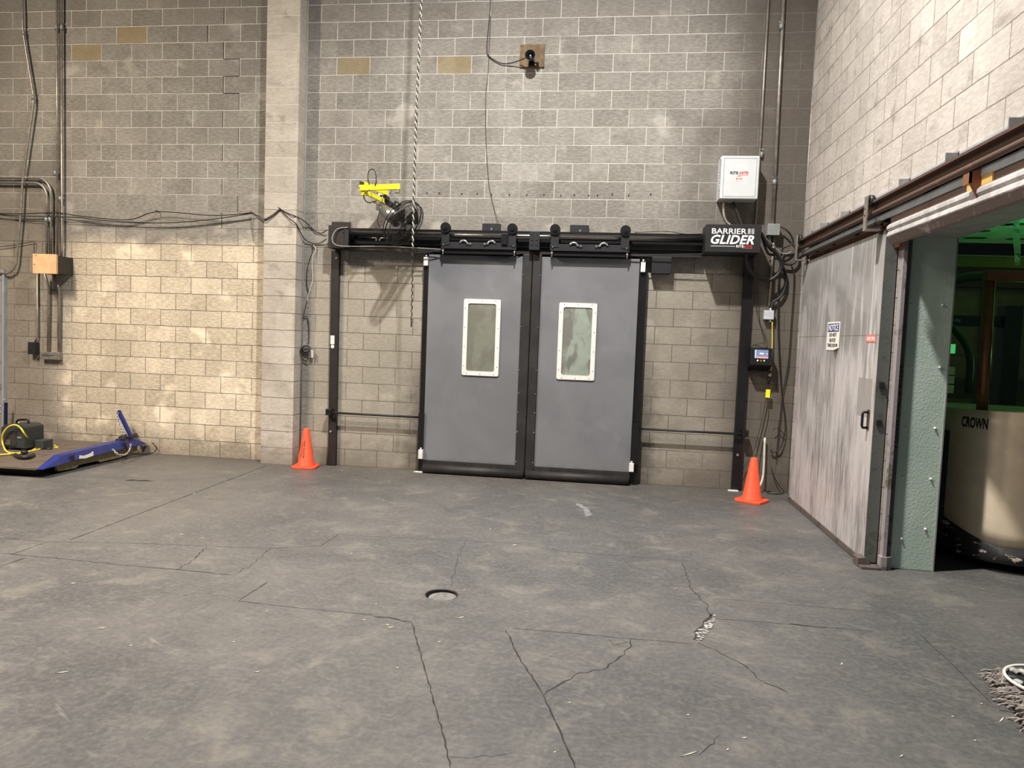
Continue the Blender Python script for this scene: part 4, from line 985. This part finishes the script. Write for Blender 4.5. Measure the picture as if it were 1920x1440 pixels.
for y, lab in ((-.90, 'rusty roller hanger at the far end of the freezer door rail'), (-2.62, 'rusty roller hanger at the near end of the freezer door')):
    if y > -1: y = -.62
    t = thing('roller_hanger', lab, 'hanger', (5.05, y, 2.5), 'roller hangers of the freezer door')
    bm = NB(); cyl(bm, (5.020, y, 2.755), (5.05, y, 2.755), .045, n=24); cyl(bm, (5.01, y, 2.755), (5.02, y, 2.755), .015, n=10); mk('roller', bm, M_carr, t)
    bm = NB(); box(bm, 4.998, 5.010, y - .03, y + .03, 2.545, 2.79, .002); box(bm, 4.998, 5.12, y - .03, y + .03, 2.535, 2.547); mk('strap', bm, M_conduit, t)
    bm = NB(); cyl(bm, (5.12, y, 2.51), (5.12, y, 2.60), .012, n=10); disc(bm, (5.12, y, 2.555), EZ, .024, .015, 6); disc(bm, (4.994, y, 2.70), EX, .010, .012, 8); disc(bm, (4.994, y, 2.65), EX, .010, .012, 8); split('bolt', bm, M_rail, t)
# header over the opening
t = thing('opening_header', 'brown header with white flashing over the freezer opening', 'door header', (5.15, -4.5, 2.38))
HY = -2.86
B('header_board', M_brown, t, 5.10, 5.227, YE, HY, 2.53, 2.598)
bm = NB(); prof = [(5.115, 2.55), (5.085, 2.542), (5.068, 2.525), (5.066, 2.505), (5.080, 2.490), (5.072, 2.475), (5.068, 2.455), (5.10, 2.44), (5.228, 2.44), (5.228, 2.55)]
prism(bm, [(x, HY - .02, z) for x, z in prof], (0, YE - HY, 0)); mk('flashing', bm, M_flash, t)
bm = NB(); prof = [(5.085, 2.445), (5.060, 2.435), (5.085, 2.395), (5.10, 2.385), (5.12, 2.40), (5.26, 2.47), (5.26, 2.482), (5.10, 2.45)]
prism(bm, [(x, HY - .05, z) for x, z in prof], (0, YE - HY, 0)); mk('foil_lip', bm, M_foil, t)
t = thing('door_stop', 'rusty yellow stop bracket on the brown header', 'bracket', (5.08, -4.1, 2.5))
bm = NB(); box(bm, 5.088, 5.10, -4.25, -3.98, 2.545, 2.64, .002); mk('plate', bm, rusty('yellow_rust', (.62, .40, .12), (.20, .09, .04), .5), t)
bm = NB(); prism(bm, [(5.088, -4.14, 2.64), (5.03, -4.14, 2.62), (5.03, -4.14, 2.56), (5.088, -4.14, 2.46)], (0, .012, 0)); box(bm, 5.03, 5.04, -4.14, -4.06, 2.56, 2.62); mk('lug', bm, M_rust, t)
# ------------------------------------------------------------------ left cables and conduits
gl = 'cables strung along the back wall'
def hooks(px): return px
C('black cable sagging along the left wall, the topmost of the bundle', [(-40, 398, -.02), (0, 400), (40, 401), (88, 399), (112, 399), (150, 405), (240, 412), (296, 397), (400, 404), (473, 399)], .006, y=-.075)
C('black cable sagging along the left wall, the middle of the bundle', [(-40, 399), (0, 402), (40, 405), (88, 406), (150, 408), (190, 413), (300, 418), (390, 412), (473, 400)], .006, y=-.065)
C('thin wire sagging lowest along the left wall', [(-40, 400), (0, 403), (60, 411), (140, 413), (240, 418), (330, 417), (420, 408), (473, 400)], .0035, y=-.055)
C('black cable from the wall hook up over the pilaster face', [(473, 399, -.05), (486, 406, -.20), (494, 411, -.215), (508, 405, -.215), (525, 392, -.215)], .006)
C('second black cable draped beneath the pilaster hook', [(474, 400, -.05), (492, 414, -.215), (505, 411, -.215), (518, 400, -.215), (525, 393, -.215)], .004)
C('black cable from the pilaster hook down to the left track end', [(525, 392, -.215), (540, 400, -.215), (553, 405, -.215), (568, 413, -.10), (580, 423, -.02), (592, 434, -.02), (603, 437, -.02), (614, 431, -.06)], .006)
C('lower black cable from the pilaster hook drooping to the track end', [(525, 393, -.215), (540, 408, -.215), (555, 420, -.215), (570, 447, -.05), (585, 456, -.02), (600, 456, -.02), (612, 448, -.06)], .006)
bm = NB()
for q in (bw(473, 399, -.03), bw(525, 391, -.21), bw(296, 396, -.03)): cyl(bm, q + EY * .03, q - EY * .05, .006, n=8)
o = tag(mk('cable_hook', bm, M_ink), 'small dark hook holding the cable bundle at the pilaster', 'hook')
C('pale cable hanging along the corner right of the pilaster', [(588, 460, -.02), (592, 468), (586, 485), (585, 505), (586, 525), (582, 540), (577, 556), (576, 565)], .005, y=-.02, mat=M_cable_w)
C('black cable trailing down the corner to the coiled bundle', [(585, 458), (586, 470), (577, 500), (575, 530), (578, 548), (572, 580), (568, 597), (575, 593), (579, 610), (579, 640), (577, 645)], .0045, y=-.02)
t = thing('coiled_cable', 'bundle of coiled black cable hanging in the corner beside the pilaster', 'cable coil', bw(574, 668, -.03))
bm = NB()
for i in range(7):
    q = bw(573 + random.uniform(-2, 2), 653 + i * 1.6, -.03 - .006 * i); pts = []
    a_, b_ = random.uniform(.045, .06), random.uniform(.025, .05)
    for j in range(17): an = 2 * math.pi * j / 16 + .3; pts.append(q + Vector((a_ * math.cos(an), .01 * math.sin(2 * an), b_ * math.sin(an))))
    tube(bm, pts, .0042, 6, k=2)
mk('coil', bm, M_cable, t)
q = bw(585.5, 660, -.05); B('plug_strip', M_cable_w, t, q.x - .012, q.x + .012, -.06, -.035, q.z - .07, q.z + .02, bev=.003)
# loose swinging conduit
cond('long bent conduit leaning down the far left of the wall', [(41, -40), (43, 60), (63, 182), (62, 200), (45, 320), (42, 345), (39, 400), (31, 490), (26, 505), (15, 512), (0, 512), (-30, 508)], .014, y=-.06, sm=False, couplings=((44, 62), (62, 183)))
cond('left of two vertical conduits running up the left wall', [bwv(-3.815, 6, -.05), bwv(-3.815, 2.45, -.05)], .015, y=-.05, couplings=((106, 52), (104, 325)))
cond('right of two vertical conduits running up the left wall', [bwv(-3.755, 6, -.05), bwv(-3.752, 2.60, -.05), bwv(-3.760, 2.45, -.05)], .015, y=-.05, couplings=((116, 52), (113, 373)))
def elbowpts(z, xe, r):
    pts = [bwv(-5.6, z, -.05), bwv(xe - r, z, -.05)]
    for i in range(1, 8): a = math.pi / 2 * i / 8; pts.append(bwv(xe - r + r * math.sin(a), z - r + r * math.cos(a), -.05))
    return pts + [bwv(xe, z - r, -.05), bwv(xe, 2.45, -.05)]
cond('upper conduit bending from the left edge down into the wooden box', elbowpts(3.425, -3.905, .19), .016, y=-.05, couplings=((94, 412),))
cond('lower conduit bending from the left edge down into the wooden box', elbowpts(3.365, -3.962, .17), .016, y=-.05, couplings=((87, 412),))
t = thing('wood_faced_box', 'dark junction box with a raw pine board cover on the left wall', 'junction box', (-3.86, 0, 2.21))
B('body', M_darkbox, t, -3.945, -3.745, -.27, -.001, 2.225, 2.44); B('cover_board', M_pine, t, -3.945, -3.628 - .0, -.30, -.27, 2.213, 2.452, bev=.002)
bpy.data.objects.remove(bpy.data.objects['body'] if False else [c for c in bpy.data.objects if c.parent == t and c.name.startswith('body')][0])
B('body', M_darkbox, t, -3.935, -3.640, -.27, -.001, 2.222, 2.44)
bm = NB(); disc(bm, (-3.92, -.304, 2.325), EY, .008, .006, 8); disc(bm, (-3.90, -.304, 2.43), EY, .006, .006, 8); split('screw', bm, M_rust, t)
cond('thin pale conduit from the wooden box to the small dark outlet', [bwv(-4.115, 2.50, -.03), bwv(-4.115, 1.42, -.03), bwv(-4.15, 1.36, -.03)], .012, mat=M_conduit)
cond('left of two lower conduits between wooden box and outlet box', [bwv(-3.955, 2.225, -.10), bwv(-3.945, 2.05, -.04), bwv(-3.965, 1.24, -.03)], .016)
cond('right of two lower conduits between wooden box and outlet box', [bwv(-3.83, 2.225, -.10), bwv(-3.80, 2.02, -.04), bwv(-3.812, 1.24, -.03)], .018)
C('thin wire running from the left edge to the wooden box', [(-20, 466), (0, 463), (30, 459), (63, 453), (64, 462), (64, 475)], .004, y=-.03)
t = thing('outlet_box', 'horizontal grey outlet box with black marking low on the left wall', 'outlet box', (-3.92, 0, 1.14)); B('body', M_conduit, t, -4.05, -3.788, -.065, -.001, 1.142, 1.236, bev=.004)
letters('scribble', 'VICKOWY', M_ink, t, (-4.03, -.0665, 1.18), EX, EZ, .17, .024, .001, bold=.02)
tag(B('small_outlet', M_carr, None, -4.21, -4.11, -.085, -.001, 1.20, 1.355, bev=.006), 'small dark outlet box at the foot of the thin pale conduit', 'outlet box')
# step crack in the block wall
bm = NB(); xs = {1: -3.53, 0: -4.03}
prevx = None
for kz in range(13, 28):
    x = (-3.52 if kz % 2 else -4.03) * .4064
    if kz in (25, ): x = -4.55 * .4064
    if kz == 26: x = -4.03 * .4064
    if kz == 27: x = -3.52 * .4064
    if kz > 22 or kz % 2 == 0 or kz > 13: box(bm, x - .003, x + .003, -.0025, 0, kz * .2032 + .004, kz * .2032 + .199)
    if prevx is not None and kz in (22, 23, 24): box(bm, min(x, prevx), max(x, prevx), -.0025, 0, kz * .2032 - .003, kz * .2032 + .003)
    prevx = x
mk('step_crack', bm, M_crack, wb)
# ------------------------------------------------------------------ floor scale with its load
t = thing('floor_scale', 'blue edged portable floor scale with chained handle against the left wall', 'floor scale', (-3.5, -.9, 0))
sc = lambda x, y, z: Vector((x, y, z))
NR = sc(-2.64, -1.74, .10); FR = sc(-2.56, -.10, .13)
bm = NB(); prism(bm, [sc(-5.6, -1.85, .085), sc(-2.66, -1.72, .085), sc(-2.74, -.12, .115), sc(-5.6, -.12, .115)], (0, 0, .018)); mk('deck_plate', bm, M_deck, t)
bm = NB(); box(bm, -5.5, -2.78, -1.60, -.16, .0, .085); mk('under_frame', bm, M_rubber, t)
# khaki side skirt with feet
pts = [sc(-2.64, -1.46, .03), sc(-2.64, -1.20, .02), sc(-2.64, -1.15, .045), sc(-2.64, -.85, .045), sc(-2.64, -.82, .02), sc(-2.64, -.45, .02), sc(-2.64, -.42, .05), sc(-2.64, -.16, .05), sc(-2.64, -.14, .14), sc(-2.64, -1.50, .10)]
bm = NB(); prism(bm, pts, (-.03, 0, 0)); mk('side_skirt', bm, M_khaki, t)
# blue side rail: low wedge at the near end, hump along, wedge at the far end
bm = NB()
prof = [(-1.74, .10, .10), (-1.42, .115, .195), (-1.30, .125, .20), (-.30, .135, .225), (-.20, .125, .21), (-.02, .125, .135)]
top = []; bot = []; inn = []
for y, zb, zt in prof:
    w = .10 if -1.5 < y < -.15 else .03
    bot.append(sc(-2.585, y, zb)); top.append(sc(-2.625, y, zt)); inn.append(sc(-2.625 - w, y, zt)); 
vb = [bm.verts.new(p) for p in bot]; vt = [bm.verts.new(p) for p in top]; vi = [bm.verts.new(p) for p in inn]; vj = [bm.verts.new(sc(p.x - .02, p.y, .10)) for p in inn]
for i in range(len(prof) - 1):
    for a, b in ((vb, vt), (vt, vi), (vi, vj), (vj, vb)): bm.faces.new((a[i], a[i + 1], b[i + 1], b[i]))
bm.faces.new((vb[0], vt[0], vi[0], vj[0])); bm.faces.new((vb[-1], vj[-1], vi[-1], vt[-1])); mk('side_rail', bm, M_blue, t)
bm = NB(); box(bm, -2.60, -2.578, -1.34, -1.30, .12, .185); box(bm, -2.60, -2.578, -.47, -.43, .13, .20); split('rail_slot', bm, M_ink, t)
bm = NB(); prism(bm, [sc(-2.586, -1.22, .130), sc(-2.586, -1.12, .118), sc(-2.586, -1.00, .130), sc(-2.588, -1.00, .178), sc(-2.588, -1.06, .158), sc(-2.588, -1.14, .150), sc(-2.588, -1.21, .165)], (.003, 0, .0)); mk('torn_label', bm, M_paper, t)
hb = sc(-2.66, -.22, .21); ht = bw(222, 770, -.20)
bm = NB(); d_ = (ht - hb).normalized(); obox(bm, (hb + ht) / 2, d_, *basis(d_)[1:], (ht - hb).length / 2, .018, .018); hnd = mk('handle', bm, M_blue, t)
def chain(name, pts, par, lk=.030, r=.0035):
    P = smooth_pts(pts, 10); L = 0; acc = [0]
    for a, b in zip(P, P[1:]): L += (b - a).length; acc.append(L)
    bm = NB(); n_ = int(L / (lk * .8)); j = 0
    for i in range(n_):
        s_ = (i + .5) * L / n_
        while acc[j + 1] < s_: j += 1
        q = P[j].lerp(P[j + 1], (s_ - acc[j]) / max(1e-6, acc[j + 1] - acc[j])); d, u, v = basis(P[j + 1] - P[j])
        if i % 2: u, v = v, u
        tube(bm, [q + d * (lk / 2 * math.cos(a)) + u * (lk * .3 * math.sin(a)) for a in [2 * math.pi * m / 8 for m in range(9)]], r, 5, sm=False)
    return mk(name, bm, M_chrome, par)
chain('chain', [ht + Vector((0, -.02, 0)), ht + Vector((.03, -.02, -.15)), ht + Vector((.11, -.02, -.30)), hb + Vector((-.02, -.06, .05))], t)
chain('chain', [bw(211, 842, -.75), bw(222, 852, -.78), bw(235, 852, -.65), bw(243, 843, -.5), bw(245, 832, -.42)], t, .034, .004)
bm = NB()
for i in range(6):
    q = sc(-2.66 + random.uniform(-.02, .02), -.32 + random.uniform(-.04, .04), .235 + i * .006); tube(bm, [q + Vector((.06 * math.cos(a + i), .13 * math.sin(a + i), .006 * math.sin(3 * a))) for a in [2 * math.pi * m / 10 for m in range(10)]], .006, 6, k=3)
tube(bm, [sc(-2.60, -.40, .24), sc(-2.57, -.45, .16), sc(-2.57, -.42, .08), sc(-2.55, -.2, .02), sc(-2.50, -.05, .02), sc(-2.46, .0 - .03, .08), sc(-2.52, -.04, .15)], .006, 6)
mk('indicator_cable', bm, M_cable, t)
# second handle with chain at the left door
t2 = thing('scale_post', 'dark blue chained post behind the battery charger at the left edge', 'post', (-4.52, -.12, .12))
M_post_blue = paint('dark_blue_post', (.006, .009, .06), .5)
bm = NB(); a, b = bwv(-4.50, .10, -.12), bwv(-4.49, .56, -.12); d_ = (b - a).normalized(); obox(bm, (a + b) / 2, d_, *basis(d_)[1:], .235, .014, .014); mk('post', bm, M_post_blue, t2)
chain('chain', [bwv(-4.47, .62, -.16), bwv(-4.53, .45, -.17), bwv(-4.55, .2, -.17)], t2)
# charger / battery pack
t = thing('battery_charger', 'dark green and black battery charger resting on the scale deck', 'charger', (-4.1, -.7, .12))
_c = fl(29, 844, .122); cx, cy = _c.x + .03, _c.y + .14; z0 = .122
bm = NB(); prism(bm, [(cx - .22, cy - .14, z0 + .03), (cx + .10, cy - .14, z0 + .02), (cx + .10, cy - .14, z0 + .27), (cx + .04, cy - .14, z0 + .30), (cx - .17, cy - .14, z0 + .29), (cx - .22, cy - .14, z0 + .25)], (0, .28, 0)); bmesh.ops.bevel(bm, geom=bm.edges[:], offset=.008, segments=2, affect='EDGES'); mk('case', bm, M_plast, t)
bm = NB(); box(bm, cx + .10, cx + .22, cy - .02, cy + .14, z0 + .0, z0 + .11, .01); mk('side_pod', bm, M_plast, t)
B('face_plate', M_darkbox, t, cx - .19, cx - .02, cy - .146, cy - .141, z0 + .05, z0 + .22); B('rating_label', M_deck, t, cx - .17, cx - .09, cy - .150, cy - .146, z0 + .06, z0 + .12)
B('badge', M_jbox, t, cx + .0, cx + .05, cy - .146, cy - .141, z0 + .14, z0 + .16)
T('top_handle', M_black, t, [(cx - .14, cy, z0 + .29), (cx - .12, cy, z0 + .33), (cx + .0, cy, z0 + .34), (cx + .02, cy, z0 + .30)], .012)
bm = NB(); disc(bm, (cx - .18, cy - .13, z0 + .035), Vector((0, 1, 0)), .035, .03, 20); disc(bm, (cx + .06, cy - .13, z0 + .035), Vector((0, 1, 0)), .035, .03, 20); split('wheel', bm, M_rubber, t)
D = lambda u, v, h=0.: fl(u, v, .118 + h)
yc = [D(-10, 853), D(20, 850), D(45, 848), D(65, 840), D(82, 834), D(88, 830), D(84, 825), D(70, 824), D(58, 826)]
tag(T('yellow_hose', M_yel2, None, [D(-20, 854, .01), D(10, 852, .01), D(40, 850, .01), D(60, 845, .01), D(68, 838, .02), D(60, 833, .05), bw(47, 815, -.95), bw(38, 802, -.97), bw(28, 797, -.98), bw(15, 801, -.98), bw(5, 815, -.98), bw(5, 832, -.98), D(12, 846, .03), D(25, 850, .02), D(45, 848, .01), D(75, 842, .01), D(86, 834, .01), D(80, 828, .01)], .010), 'yellow hose looped in front of the battery charger', 'hose')
tag(T('charging_cable', M_yel2, None, [bw(33, 791, -.60), bw(45, 803, -.62), bw(56, 815, -.68), D(78, 834, .03), D(95, 838, .01), D(108, 839, .01), D(100, 834, .01), D(80, 828, .012)], .008), 'thinner yellow cord trailing off the charger onto the scale deck', 'cord')
tag(T('orange_cord', M_orange, None, [(-4.6, -.8, .14), (-4.42, -.82, .16), (-4.38, -.84, .22), (-4.44, -.82, .28), (-4.60, -.8, .30)], .010), 'orange cord at the left edge behind the yellow hose', 'cord')
bm = NB(); tube(bm, [D(28, 853, .012), D(38, 857, .018), D(52, 857, .02), D(63, 853, .015)], .022, 10); disc(bm, D(46, 850, .01), EZ, .035, .03, 14)
tag(mk('rubber_pad', bm, M_carr), 'dark lump of rubber lying on the scale deck', 'pad')
bm = NB(); disc(bm, D(92, 843, -.0), EZ, .035, .025, 10); tag(mk('cord_clamp', bm, M_carr), 'small dark clamp near the loose end of the yellow hose', 'clamp')
# ------------------------------------------------------------------ forklift
t = thing('reach_truck', 'beige stand-up forklift parked inside the freezer opening', 'forklift', (6.45, -2.0, 0))
fx, fy, a_, b_ = 6.42, -1.95, .56, .74
def plan(an, k=1., e=.72):
    c, s_ = math.cos(an), math.sin(an); return (fx + a_ * k * math.copysign(abs(c) ** e, c), fy + b_ * k * math.copysign(abs(s_) ** e, s_))
bm = NB(); n_ = 64; lev = []
for zt in range(9):
    row = []
    for i in range(n_):
        an = 2 * math.pi * i / n_; x, y = plan(an)
        zb = .17 + .16 * max(0., abs(math.cos(an)) ** 3 if math.sin(an) < 0 else 1); ztop = 1.20 - .02 * math.sin(an)
        z = zb + (ztop - zb) * zt / 8; row.append(bm.verts.new((x, y, z)))
    lev.append(row)
for A, Bq in zip(lev, lev[1:]):
    for i in range(n_): g = bm.faces.new((A[i], A[(i + 1) % n_], Bq[(i + 1) % n_], Bq[i])); g.smooth = True
bm.faces.new(lev[-1]); bm.faces.new(lev[0][::-1]); body = mk('body', bm, M_beige, t)
bm = NB(); lev = []
for zt, kk in ((.07, .985), (.085, 1.01), (.20, 1.012), (.38, 1.004)):
    lev.append([bm.verts.new((*plan(2 * math.pi * i / n_, kk), zt if zt < .3 else .185 + .16 * max(0., abs(math.cos(2 * math.pi * i / n_)) ** 3 if math.sin(2 * math.pi * i / n_) < 0 else 1))) for i in range(n_)])
for A, Bq in zip(lev, lev[1:]):
    for i in range(n_): g = bm.faces.new((A[i], A[(i + 1) % n_], Bq[(i + 1) % n_], Bq[i])); g.smooth = True
bm.faces.new(lev[0][::-1]); mk('bumper', bm, M_bump, t)
# black operator opening on the left flank
bm = NB(); box(bm, fx - a_ - .02, fx - a_ + .12, fy - .30, fy + .5, .30, 1.02); mk('entry_opening', bm, M_rubber, t)
lt = letters('lettering', 'CROWN', M_ink, t, (0, 0, 0), EX, EZ, .33, .085, .001, bold=.03)
for v in lt.data.vertices:
    x, y, z = v.co + LOC[t.name]; an = math.pi + .47 + x * 1.15; px_, py_ = plan(an, 1.003 + abs(y)); v.co = Vector((px_, py_, 1.07 + z)) - LOC[t.name]
T('mast_post', M_copper, t, [(6.02, -2.42, 1.15), (6.00, -2.42, 2.25)], .040, n=16, sm=False)
B('guard_bar', M_copper, t, 5.96, 6.9, -2.47, -2.39, 2.20, 2.28, bev=.01)
tube_b = NB()
tube(tube_b, [(6.02, -2.42, 2.24), (6.05, -1.9, 2.27), (6.08, -1.3, 2.25), (6.2, -.9, 2.18)], .04, 8); tube(tube_b, [(6.85, -2.4, 1.2), (6.86, -2.4, 2.24)], .04, 8); mk('overhead_guard', tube_b, M_plast, t)
bm = NB(); box(bm, 5.98, 6.12, -1.2, -1.05, .1, 2.1); box(bm, 6.75, 6.9, -1.2, -1.05, .1, 2.1); box(bm, 6.1, 6.8, -1.16, -1.1, 1.9, 2.0); mk('mast', bm, M_plast, t)
T('steering_hose', M_plast, t, [(6.1, -1.15, 2.1), (6.3, -1.5, 1.7), (6.25, -1.7, 1.3)], .03)
letters('lettering', 'CROWN', M_lbox, t, (6.2, -1.165, 1.935), EX, EZ, .18, .03, .001)
# cartons deep in the cold room
for u0, u1, v0, v1, lab in ((1781, 1791, 645, 663, 'small yellow-green carton deep in the cold room behind the forklift'), (1779, 1790, 688, 703, 'topmost of three dim cartons stacked deep in the cold room'), (1778, 1789, 705, 720, 'middle one of three dim cartons stacked deep in the cold room'), (1777, 1788, 722, 738, 'lowest of three dim cartons stacked deep in the cold room')):
    a = bw(u0, v0, 2.3); b = bw(u1, v1, 2.3)
    tag(mk('carton', box(NB(), a.x, b.x, 2.3, 2.55, b.z, a.z, .005), M_led_g if v0 == 645 else M_lbox), lab, 'box', 'cartons in the cold room')
t = thing('storage_rack', 'dark rack frame deep in the cold room holding the dim cartons', 'rack', (7.2, 2.45, 0))
bm = NB(); a = bw(1777, 738, 2.3); box(bm, 7.0, 12.5, 2.28, 2.58, a.z - .06, a.z - .005); b = bw(1781, 663, 2.3); box(bm, 7.0, 12.5, 2.28, 2.58, b.z - .03, b.z - .003); mk('shelf_beam', bm, M_plast, t)
bm = NB()
for x in (7.1, 9.0, 11): box(bm, x, x + .08, 2.3, 2.38, 0, 2.7)
split('upright', bm, M_plast, t)
# hanging vinyl strip
bm = NB(); P0 = [fl(1901, 450, 3.0), bw(1906, 470, .9), bw(1908, 500, .9)]
a = bw(1900, 455, -.6); b = bw(1912, 455, -.6)
for i in range(9):
    tt = i / 8; z = 3.018 - .48 * tt; bm.verts.new((a.x - .015 * (1 - tt) + .02 * tt, -.6 + .02 * math.sin(tt * 5), z)); bm.verts.new((a.x + .05 + .02 * tt, -.6 + .02 * math.sin(tt * 5 + 1), z))
bm.verts.ensure_lookup_table()
for i in range(8): bm.faces.new((bm.verts[2 * i], bm.verts[2 * i + 1], bm.verts[2 * i + 3], bm.verts[2 * i + 2]))
bmesh.ops.solidify(bm, geom=bm.faces[:], thickness=.003)
tag(mk('vinyl_strip', bm, M_strip), 'torn clear vinyl strip hanging under the green ceiling', 'curtain strip')
# ------------------------------------------------------------------ frayed mat with hoop, lower right
t = thing('frayed_mat', 'frayed grey cloth mat with rolled edge at the right of the floor', 'mat', (5.3, -4.8, 0))
e0 = fl(1847, 1268); e1 = fl(1930, 1372)
dv = (e1 - e0); side = Vector((1, .25, 0))
bm = NB(); nA, nB = 30, 14; V = {}
for i in range(nA + 1):
    for j in range(nB + 1):
        q = e0.lerp(e1, i / nA * 1.6 - .02) + side * (.9 * j / nB)
        edge = math.exp(-(j / nB * 7) ** 2); V[i, j] = bm.verts.new((q.x + random.uniform(-.008, .008) + .02 * math.sin(i * 2.1) * (j == 0), q.y + random.uniform(-.008, .008), .004 + .045 * edge * (j > 0) * (1 + .4 * math.sin(i * 1.7)) + .008 * random.random()))
for i in range(nA):
    for j in range(nB): g = bm.faces.new((V[i, j], V[i + 1, j], V[i + 1, j + 1], V[i, j + 1])); g.smooth = True
bmesh.ops.solidify(bm, geom=bm.faces[:], thickness=.004)
mk('cloth', bm, M_mat, t)
bm = NB()
for i in range(110):
    q = e0.lerp(e1, random.uniform(-.02, 1.3)) + side * random.uniform(0, .10) + Vector((0, 0, random.uniform(.02, .045))); s_ = Vector((random.uniform(-.07, -.01), random.uniform(-.04, .06), random.uniform(-.02, .01)))
    tube(bm, [q + side * .05 + Vector((0, random.uniform(-.03, .03), 0)), q, q + s_ * .6, q + s_ + Vector((0, 0, -.012))], random.uniform(.002, .006), 5, k=3)
mk('frayed_edge', bm, M_mat, t)
t = thing('hoop_tray', 'white rimmed round tray of grey rubble lying on the frayed mat', 'tray', (5.5, -4.7, .03))
hcq = fl(1972, 1281, .06); bm = NB(); ring(bm, hcq, EZ, .19, .008, 56, 8); mk('rim', bm, M_ring, t)
bm = NB(); disc(bm, hcq + Vector((0, 0, -.022)), EZ, .186, .01, 40); mk('pan', bm, M_carr, t)
bm = NB()
for i in range(46):
    a = random.uniform(0, 6.28); r = random.uniform(0, .165); s_ = random.uniform(.012, .03)
    bmesh.ops.create_icosphere(bm, subdivisions=1, radius=s_, matrix=Matrix.Translation(hcq + Vector((r * math.cos(a), r * math.sin(a), s_ * .4 - .012))) @ Matrix.Diagonal((1, 1.3, .5, 1)))
o = mk('rubble', bm, M_grav, t); o['kind'] = 'stuff'
